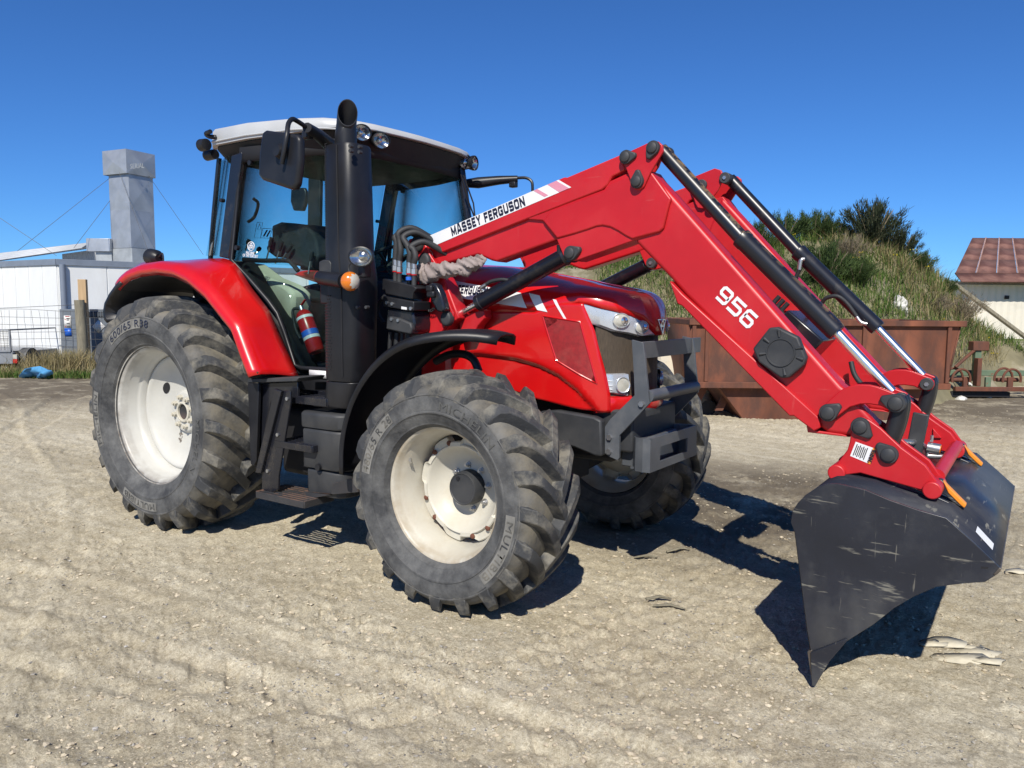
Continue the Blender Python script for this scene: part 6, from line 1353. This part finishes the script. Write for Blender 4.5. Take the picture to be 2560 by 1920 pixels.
G().tube([yard(q[7][0], 14.6, q[7][1]), yard(q[8][0], 14.7, q[8][1])], .03, 10).build('strut', 'rust', IM, 40)
for px_ in [(8.445,0.36),(9.394,0.366)]:
    for dd in (14.45, 14.7):
        G().tube([yard(px_[0]+.17*math.cos(a), dd, px_[1]-.02+.19*math.sin(a)) for a in np.linspace(-.3, math.pi+.3, 18)], .022, 8).build('hoop', 'rust', IM, 40)
    G().tube([yard(px_[0]-.2, 14.58, px_[1]-.04), yard(px_[0]+.2, 14.58, px_[1]-.04)], .04, 12).build('roller_shaft', 'rust', IM, 40)
for k in range(5): ybox(q[0][0]+.2+k*.42, q[0][0]+.3+k*.42, 14.5, 14.56, q[0][1]-.02, q[2][1]-.1, 'stanchion', 'green_old' if k % 2 else 'rust', IM)
slab([(q[9][0], .0), (q[10][0], .0), (q[10][0], .10), (q[9][0], .10)], 14.5, 15.2, 'runner', 'dark', .01, IM)

# ---------------------------------------------------------------- barn far right
DBN = 45.
BN = empty('old_barn', yard(30, DBN+4, 0), 'old barn with rusty red sheet roof and white weathered walls', 'barn')
q = [(26.337,5.729),(25.538,3.731),(25.506,3.611),(25.609,3.251),(25.577,3.13),(29.375,5.868),(29.525,3.797),(29.737,0.859),(28.621,2.403),(28.506,2.305)]
s0, zE, zR = q[1][0], q[1][1], q[0][1]; s1 = s0+24; dR = 4.5
rs0 = [(29.015,6.139)][0]; s_r, zR = rs0
ybox(s0+.3, s1, DBN+.5, DBN+9, 0, zE-.4, 'wall', 'barnwall', BN, 0)
n = 60; zw = q[4][1]
G().loft([[(lerp(s0+.1, s0+12, i/n), DBN+.2+(.03 if i % 2 else 0), 0), (lerp(s0+.1, s0+12, i/n), DBN+.2+(.03 if i % 2 else 0), zw)] for i in range(n+1)], False, False).build('cladding', 'barnwall', BN, 10, frame=yard)
for j in range(3):
    for i in range(14):
        ta, tb = j/3, (j+1)/3+.02; u0, u1 = i/20, (i+1)/20
        def rp(u, t): return (lerp(lerp(s0, s_r, t), lerp(s1, s1-(s_r-s0), t), u), lerp(DBN, DBN+dR, t), lerp(zE, zR, t)+.0)
        a, b, c, d = rp(u0+.001, ta), rp(u1-.001, ta), rp(u1-.001, tb), rp(u0+.001, tb); up = .05*(3-j)/3
        G().add([(x, y, z+up) for x, y, z in (a, b, c, d)], [(0, 1, 2, 3)]).build('roof_sheet', 'barnroof', BN, frame=yard, thick=.03)
        if i: G().tube([yard(a[0], a[1]-.02, a[2]+up+.03), yard(d[0], d[1]-.02, d[2]+up+.03)], .035, 5).build('roof_seam', 'seam', BN)
G().add([(s0, DBN, zE), (s_r, DBN+dR, zR), (s0*1.2+.5, DBN+9, zE)], [(0, 1, 2)]).build('hip', 'barnroof', BN, frame=yard)
g = G().add([(s0-.1, DBN-.9, q[3][1]), (s0+14, DBN-.9, q[3][1]), (s0+14, DBN+.1, zE+.05), (s0+.05, DBN+.1, zE+.05)], [(0, 1, 2, 3)]); g.build('lean_to_roof', 'barnroof', BN, frame=yard, thick=.08)
wq = [(28.62,2.509),(28.772,2.308)]; ybox(wq[0][0], wq[1][0]+.1, DBN+.15, DBN+.2, wq[1][1], wq[0][1], 'window', 'dark', BN, 0)
bq = [(22.51,3.104),(25.686,0.881),(22.989,2.929)]; tb = bq[0][1]/(bq[0][1]-bq[1][1])
G().bar((bq[0][0], 40, bq[0][1]), (lerp(bq[0][0], bq[1][0], tb), 40, lerp(bq[0][1], bq[1][1], tb)), .30, .16).build('leaning_beam', 'wood_old', None, 30, .02, frame=yard, label='long weathered timber ramp leaning against the barn wall', cat='beam')

# ---------------------------------------------------------------- grassy mound
MS = [-6, -5, -3, -1.6, -.3, 1.1, 2.9, 5.35, 7.4, 8.3, 9.4, 10.1, 10.9, 12, 14, 17]; MZ = [0, 0, .4, 1.1, 1.85, 2.4, 2.75, 2.9, 3.0, 2.9, 2.45, 1.95, 1.4, 1.0, .5, 0]
def mound_h(s, d):
    s = np.asarray(s, float); d = np.asarray(d, float)
    rz = np.interp(s, MS, MZ); d0 = 13.2+.4*np.sin(s*.8)+np.clip(s-7.0, 0, 4)*.85; t = np.clip((d-d0)/(17.6-d0+np.clip(s-9, 0, 9)*.6), 0, 1)
    up = np.sin(t*math.pi/2)**1.05; bk = np.clip((24-d)/6, 0, 1)
    h = rz*up*np.where(d > 17.6, bk*bk*(3-2*bk), 1)
    return np.maximum(0, h+.35*fbm(s*.8, d*.8, 61, 4)*np.minimum(1, h*1.2))-.03
S_, D_g = np.meshgrid(np.linspace(-6, 17, 150), np.linspace(12.4, 25, 90)); Hm = mound_h(S_, D_g)
v = [yard(a, b, c) for a, b, c in zip(S_.ravel(), D_g.ravel(), Hm.ravel())]; na = 150
f = [(i*na+j, i*na+j+1, (i+1)*na+j+1, (i+1)*na+j) for i in range(89) for j in range(149)]
M['moundsoil'] = pmat('mound_soil', (.17, .15, .085), .95, var=.35, vscale=1.2, dust=.8, dcol=(.34, .30, .22), dscale=1.0, dpos=(.52, .62), bump=.8, bscale=9)
g = G(); g.v = v; g.f = f; g.build('mound', 'moundsoil', None, 180, kind='structure')
def scatter(n, s0, s1, d0, d1, seed, keep=None, mn=.15):
    r = np.random.default_rng(seed); s = r.uniform(s0, s1, n); d = r.uniform(d0, d1, n); h = mound_h(s, d); k = h > mn
    if keep is not None: k &= keep(s, d, h)
    s, d, h = s[k], d[k], h[k]
    return np.stack([YO[0]+s*EX[0]+d*EY[0], YO[1]+s*EX[1]+d*EY[1], h-.02], -1)
bare = lambda s, d: vnoise(s*.9+3, d*.9, 71)
P1 = scatter(15000, -3, 14, 13, 18.6, 1, lambda s, d, h: (bare(s, d) > .33) & (h > .35+.5*vnoise(s*2, d*2, 77)))
raw('mound_grass', *blades(P1, .08, .30, .015, .85, 2, 5, spread=.09), 'grass', label='green grass growing over the mound', cat='grass', kind='stuff')
P2 = scatter(9000, -3, 14, 13, 18.6, 3, lambda s, d, h: (vnoise(s*.7, d*.7, 81) > .60) & (h > .4))
raw('dry_grass', *blades(P2, .15, .42, .012, .8, 4, 5, spread=.07), 'straw', label='tall dry straw-coloured grass on the mound', cat='grass', kind='stuff')

# bushes: upright broom made of fine twigs
def bush_mesh(nm, rx, h, n, seed, mat, tw=.026):
    r = np.random.default_rng(seed); V = []; F = []
    ns = 34
    for k in range(ns):                                   # main shoots
        a = r.uniform(0, 2*math.pi); q = r.uniform(0, 1)**.6; base = np.array([.12*rx*math.cos(a), .12*rx*math.sin(a), 0]); tip = np.array([rx*q*math.cos(a), rx*q*math.sin(a), h*r.uniform(.62, 1.0)*(1-.35*q*q)])
        for j in range(n//ns):
            t = r.uniform(.12, 1)**.75; p = base+(tip-base)*np.array([t**1.3, t**1.3, t])+r.normal(0, .055*rx, 3)
            L = r.uniform(.10, .24)*h*.62; dirn = (tip-base)/np.linalg.norm(tip-base)+r.normal(0, .38, 3); dirn[2] = abs(dirn[2])+.25; dirn /= np.linalg.norm(dirn)
            s = np.cross(dirn, r.normal(0, 1, 3)); s /= np.linalg.norm(s); s *= tw*.5*r.uniform(.6, 1.2); i0 = len(V)
            V += [p-s, p+s, p+dirn*L*.6+s*.8, p+dirn*L*.6-s*.8, p+dirn*L]; F += [(i0, i0+1, i0+2, i0+3), (i0+3, i0+2, i0+4)]
    me = bpy.data.meshes.new(nm); me.from_pydata([tuple(q) for q in V], [], F); me.materials.append(M[mat])
    g = G()
    for k in range(7):
        a = 2*math.pi*k/7+seed; g.tube([(0, 0, -.1), (.25*rx*math.cos(a), .25*rx*math.sin(a), h*.35), (.55*rx*math.cos(a), .55*rx*math.sin(a), h*.75)], [.035, .022, .008], 6)
    ms = bpy.data.meshes.new(nm+'_stem'); ms.from_pydata(g.v, [], g.f); ms.materials.append(M['twig'])
    return me, ms
BM = [bush_mesh('crown_a', .85, 1.25, 6500, 1, 'broom_dark', .016), bush_mesh('crown_b', .8, .95, 6000, 2, 'broom', .015), bush_mesh('crown_c', .75, .9, 6000, 3, 'broom', .015), bush_mesh('crown_d', .7, .8, 3500, 4, 'twig', .010)]
def bush(kind, s, d, sc_, rz, label, group=None):
    z = float(mound_h(s, d)); loc = yard(s, d, z-.05); o = empty('broom_bush', loc, label, 'bush', group)
    o.rotation_euler.z = rz; o.scale = (sc_,)*3
    for nm, me in zip(('crown', 'stem'), BM[kind]):
        c = bpy.data.objects.new(nm, me); COL.objects.link(c); c.parent = o
def sx(px, d): return (px-1280)/1929.*d
bush(0, sx(2165, 17.2), 17.2, .86, .3, 'dark round broom bush crowning the top of the mound')
bush(0, sx(2235, 17.4), 17.4, .62, 1.3, 'small dark broom bush just right of the crowning bush')
bush(3, sx(2110, 16.6), 16.6, .75, 2.0, 'grey dead-twigged bush below the crowning bush')
bush(3, sx(2385, 16.8), 16.8, .85, .7, 'grey twiggy bush at the right foot of the mound towards the barn')
bush(3, sx(2330, 16.0), 16.0, .6, 1.1, 'low grey twiggy bush on the right slope beside the pale stone')
for k, (px, d, s_, kd) in enumerate(((1880, 17.2, .75, 1), (1950, 17.5, .80, 2), (2020, 17.6, .72, 1), (2075, 17.5, .66, 2), (1820, 17.6, .62, 1), (1770, 17.4, .55, 2))):
    bush(kd, sx(px, d), d, s_, k*1.1, ('third green broom bush from the left along the mound crest', 'fourth green broom bush from the left along the mound crest', 'fifth green broom bush from the left along the mound crest', 'green broom bush directly left of the dark crowning bush', 'second green broom bush from the left along the mound crest', 'leftmost green broom bush on the mound crest beside the loader')[k], 'green broom bushes along the crest')
for k, (px, d, s_, kd) in enumerate(((2050, 15.2, .95, 1), (1960, 15.0, .8, 2), (2130, 15.4, .62, 1))):
    bush(kd, sx(px, d), d, s_, k*2.1, ('large dense green bush halfway up the slope behind the bin', 'leftmost dense green bush on the slope close behind the loader cylinder', 'smaller green bush right of the large slope bush')[k], 'green bushes low on the slope')
for k, (px, d, s_) in enumerate(((2290, 17.0, .5), (2350, 17.2, .45))):
    bush(1, sx(px, d), d, s_, k*2.1, ('small green bush right of the dark bushes on the mound shoulder', 'rightmost small green bush on the mound shoulder facing the barn')[k], 'small green bushes on the right shoulder')
fl_ = scatter(30, 4, 10.5, 15, 17.5, 9); raw('gorse_flowers', *blades(fl_+np.array([0, 0, .45]), .02, .04, .03, .6, 5, 3, spread=.04), 'yellow', label='tiny yellow gorse flowers dotted over the bushes', cat='flowers', kind='stuff')
# stones on the mound and the pale heap behind the grille
def rock(nm, c, r, seed, mat, label, cat, sq=(1, 1, .7), group=None, sub=3):
    bm = bmesh.new(); bmesh.ops.create_icosphere(bm, subdivisions=sub, radius=1); rr = np.random.default_rng(seed); off = rr.uniform(0, 50, 3)
    for v_ in bm.verts:
        p = np.array(v_.co); n_ = 1+.55*float(fbm(np.array(p[0]*1.3+off[0]), np.array(p[1]*1.3+p[2]*1.7+off[1]), seed, 4)); v_.co = Vector(p*n_*np.array(sq)*r)
    me = bpy.data.meshes.new(nm); bm.to_mesh(me); bm.free(); me.materials.append(M[mat])
    return link(nm, me, Vector(c), None, label=label, cat=cat, group=group)
c = yard(sx(1712, 13.2), 13.2, .25); rock('clay_heap', c, .85, 5, 'clay', 'pale dry clay heap behind the tractor grille', 'heap', (1.15, .9, .95), sub=4)
c = yard(sx(1600, 14.2), 14.2, .25); rock('clay_heap', c, .9, 15, 'clay', 'lower clay heap hidden behind the bonnet', 'heap', (1.3, .9, .8), sub=4)
c = yard(sx(2243, 15.3), 15.3, float(mound_h(sx(2243, 15.3), 15.3))+.05); rock('pale_stone', c, .17, 6, 'chalk', 'upright white stone sticking out of the mound grass', 'stone', (.9, .8, 1.3))
for k, (px, d) in enumerate(((2270, 15.0), (2325, 14.6), (2345, 15.2), (2160, 14.4), (2235, 14.1), (2410, 14.3), (2480, 14.6), (2425, 15.6))):
    s_ = sx(px, d); rock('pale_stone', yard(s_, d, float(mound_h(s_, d))), .06+.02*(k % 3), 20+k, 'chalk', 'small white stone lying on the mound slope', 'stone', group='small white stones on the mound', sub=2)

# ---------------------------------------------------------------- grass strip by the fence
def strip(n, s0, s1, d0, d1, seed, thr=.3):
    r = np.random.default_rng(seed); s = r.uniform(s0, s1, n); d = r.uniform(d0, d1, n); k = vnoise(s*1.1, d*1.1, seed) > thr; s, d = s[k], d[k]
    return np.stack([YO[0]+s*EX[0]+d*EY[0], YO[1]+s*EX[1]+d*EY[1], 0*s], -1)
raw('fence_grass', *blades(strip(5200, -14.5, -8.8, 16.9, 19.8, 31), .05, .17, .017, .7, 32, 3, spread=.05), 'grass', label='short green grass along the foot of the wire fence', cat='grass', kind='stuff')
tq_ = (-10.661,17.85); tu = np.random.default_rng(8).normal(0, 1, (700, 2))*np.array([.42, .35]); T1 = np.array([[*yard(tq_[0]+a, tq_[1]+.5+b, 0)] for a, b in tu])
raw('straw_clump', *blades(T1, .18, .62, .014, .75, 9, 3, spread=.05), 'straw', label='big clump of dry straw grass beside the blue bag', cat='grass', kind='stuff')
raw('straw_grass', *blades(strip(1800, -14.5, -9, 17.2, 19.8, 41, .5), .06, .26, .014, .8, 42, 3, spread=.05), 'straw', label='scattered dry grass along the fence line', cat='grass', kind='stuff')

# ---------------------------------------------------------------- loose stones, clods and flakes on the yard
def pebble_field(nm, n, seed, rmin, rmax, mat, label, rr=(2.2, 16)):
    r = np.random.default_rng(seed); ang = r.uniform(-.68, .68, n); dist = rr[0]*(rr[1]/rr[0])**r.uniform(0, 1, n)
    s, d = dist*np.sin(ang), dist*np.cos(ang); x = YO[0]+s*EX[0]+d*EY[0]; y = YO[1]+s*EX[1]+d*EY[1]
    k = vnoise(x*1.2, y*1.2, seed) > .35; x, y = x[k], y[k]; z = ground_h(x, y); n = len(x)
    oc = np.array([(1, 0, 0), (-1, 0, 0), (0, 1, 0), (0, -1, 0), (0, 0, 1), (0, 0, -1), (.6, .6, .5), (-.6, .6, .45), (.6, -.6, .5), (-.6, -.6, .4)], float)
    bm = bmesh.new(); vs = [bm.verts.new(q) for q in oc]; bmesh.ops.convex_hull(bm, input=bm.verts); bm.verts.index_update(); F0 = [tuple(v_.index for v_ in f.verts) for f in bm.faces]; bm.free()
    sz = rmin*(rmax/rmin)**(r.uniform(0, 1, n)**2.2); rot = r.uniform(0, 6.28, n); sc_ = np.stack([sz*r.uniform(.7, 1.4, n), sz*r.uniform(.6, 1.1, n), sz*r.uniform(.35, .7, n)], -1)
    V = oc[None]*(1+r.normal(0, .16, (n, 10, 1)))*sc_[:, None]; c, s_ = np.cos(rot)[:, None], np.sin(rot)[:, None]
    V = np.stack([V[..., 0]*c-V[..., 1]*s_+x[:, None], V[..., 0]*s_+V[..., 1]*c+y[:, None], V[..., 2]+(z+sz*.1)[:, None]], -1).reshape(-1, 3)
    raw(nm, V, [tuple(i+10*k for i in f) for k in range(n) for f in F0], mat, label=label, cat='stones', kind='stuff')
M['clod'] = islandmat('clod_earth', [(.46, .395, .285), (.55, .48, .355), (.38, .32, .23)], .95, 0)
M['gravel'] = islandmat('gravel', [(.16, .155, .15), (.30, .28, .24), (.42, .39, .33), (.22, .20, .17), (.48, .46, .42)], .85, 0)
pebble_field('gravel', 6000, 101, .004, .012, 'gravel', 'fine loose gravel scattered over the yard')
pebble_field('earth_clods', 15000, 102, .004, .016, 'clod', 'small dry earth clods scattered over the yard')
for k, (x_, y_, r_) in enumerate(((5.059,-0.161,0.17),(5.116,-0.023,0.13),(4.978,-0.013,0.15),(5.169,-0.124,0.09),(5.079,0.014,0.10),(5.242,1.330,0.10),(4.934,-0.076,0.08))):
    r = np.random.default_rng(200+k); n = 11; z_ = float(ground_h(x_, y_)); pl = [(lambda q: (q*math.cos(a)*1.25, q*math.sin(a)*.62))(.8*r_*r.uniform(.62, 1.0)) for a in np.linspace(0, 2*math.pi, n+1)[:-1]]; rz = r.uniform(0, 6)
    g = G().add([(x_, y_, z_+.013)]+[(x_+a*math.cos(.6)-b*math.sin(.6), y_+a*math.sin(.6)+b*math.cos(.6), z_+.003+.010*r.uniform()) for a, b in pl], [(0, i+1, (i+1) % n+1) for i in range(n)])
    g.build('mud_flake', 'flake', None, 30, thick=.004, label=('thin flake of dried mud at the front of the cluster by the bucket', 'flake of dried mud right of centre in the cluster by the bucket', 'flake of dried mud at the back left of the cluster by the bucket', 'small flake of dried mud at the right end of the cluster', 'small flake of dried mud in the middle of the cluster by the bucket', 'lone pale flake of dried mud right of the bucket tip', 'small flake of dried mud touching the bucket shadow')[k], cat='mud flake', group='dried mud flakes by the bucket')
for k, (a, b) in enumerate((((3.554,-0.397),(3.651,-0.269)),((3.614,-0.437),(3.779,-0.383)),((3.285,0.520),(3.401,0.640)),((3.150,0.303),(3.290,0.357)))):
    za, zb = float(ground_h(*a))+.012, float(ground_h(*b))+.018
    G().tube([(*a, za), ((a[0]+b[0])/2, (a[1]+b[1])/2+.015, (za+zb)/2+.01), (*b, zb)], [.012, .015, .007], 7, flat=.5).build('stick', 'wood_old', None, 40, label=('upper of the two sticks lying between front wheel and bucket', 'lower of the two sticks lying between front wheel and bucket', 'stick at the edge of the loader shadow nearest the bucket', 'stick at the edge of the loader shadow nearest the far wheel')[k], cat='stick', group='sticks on the ground')
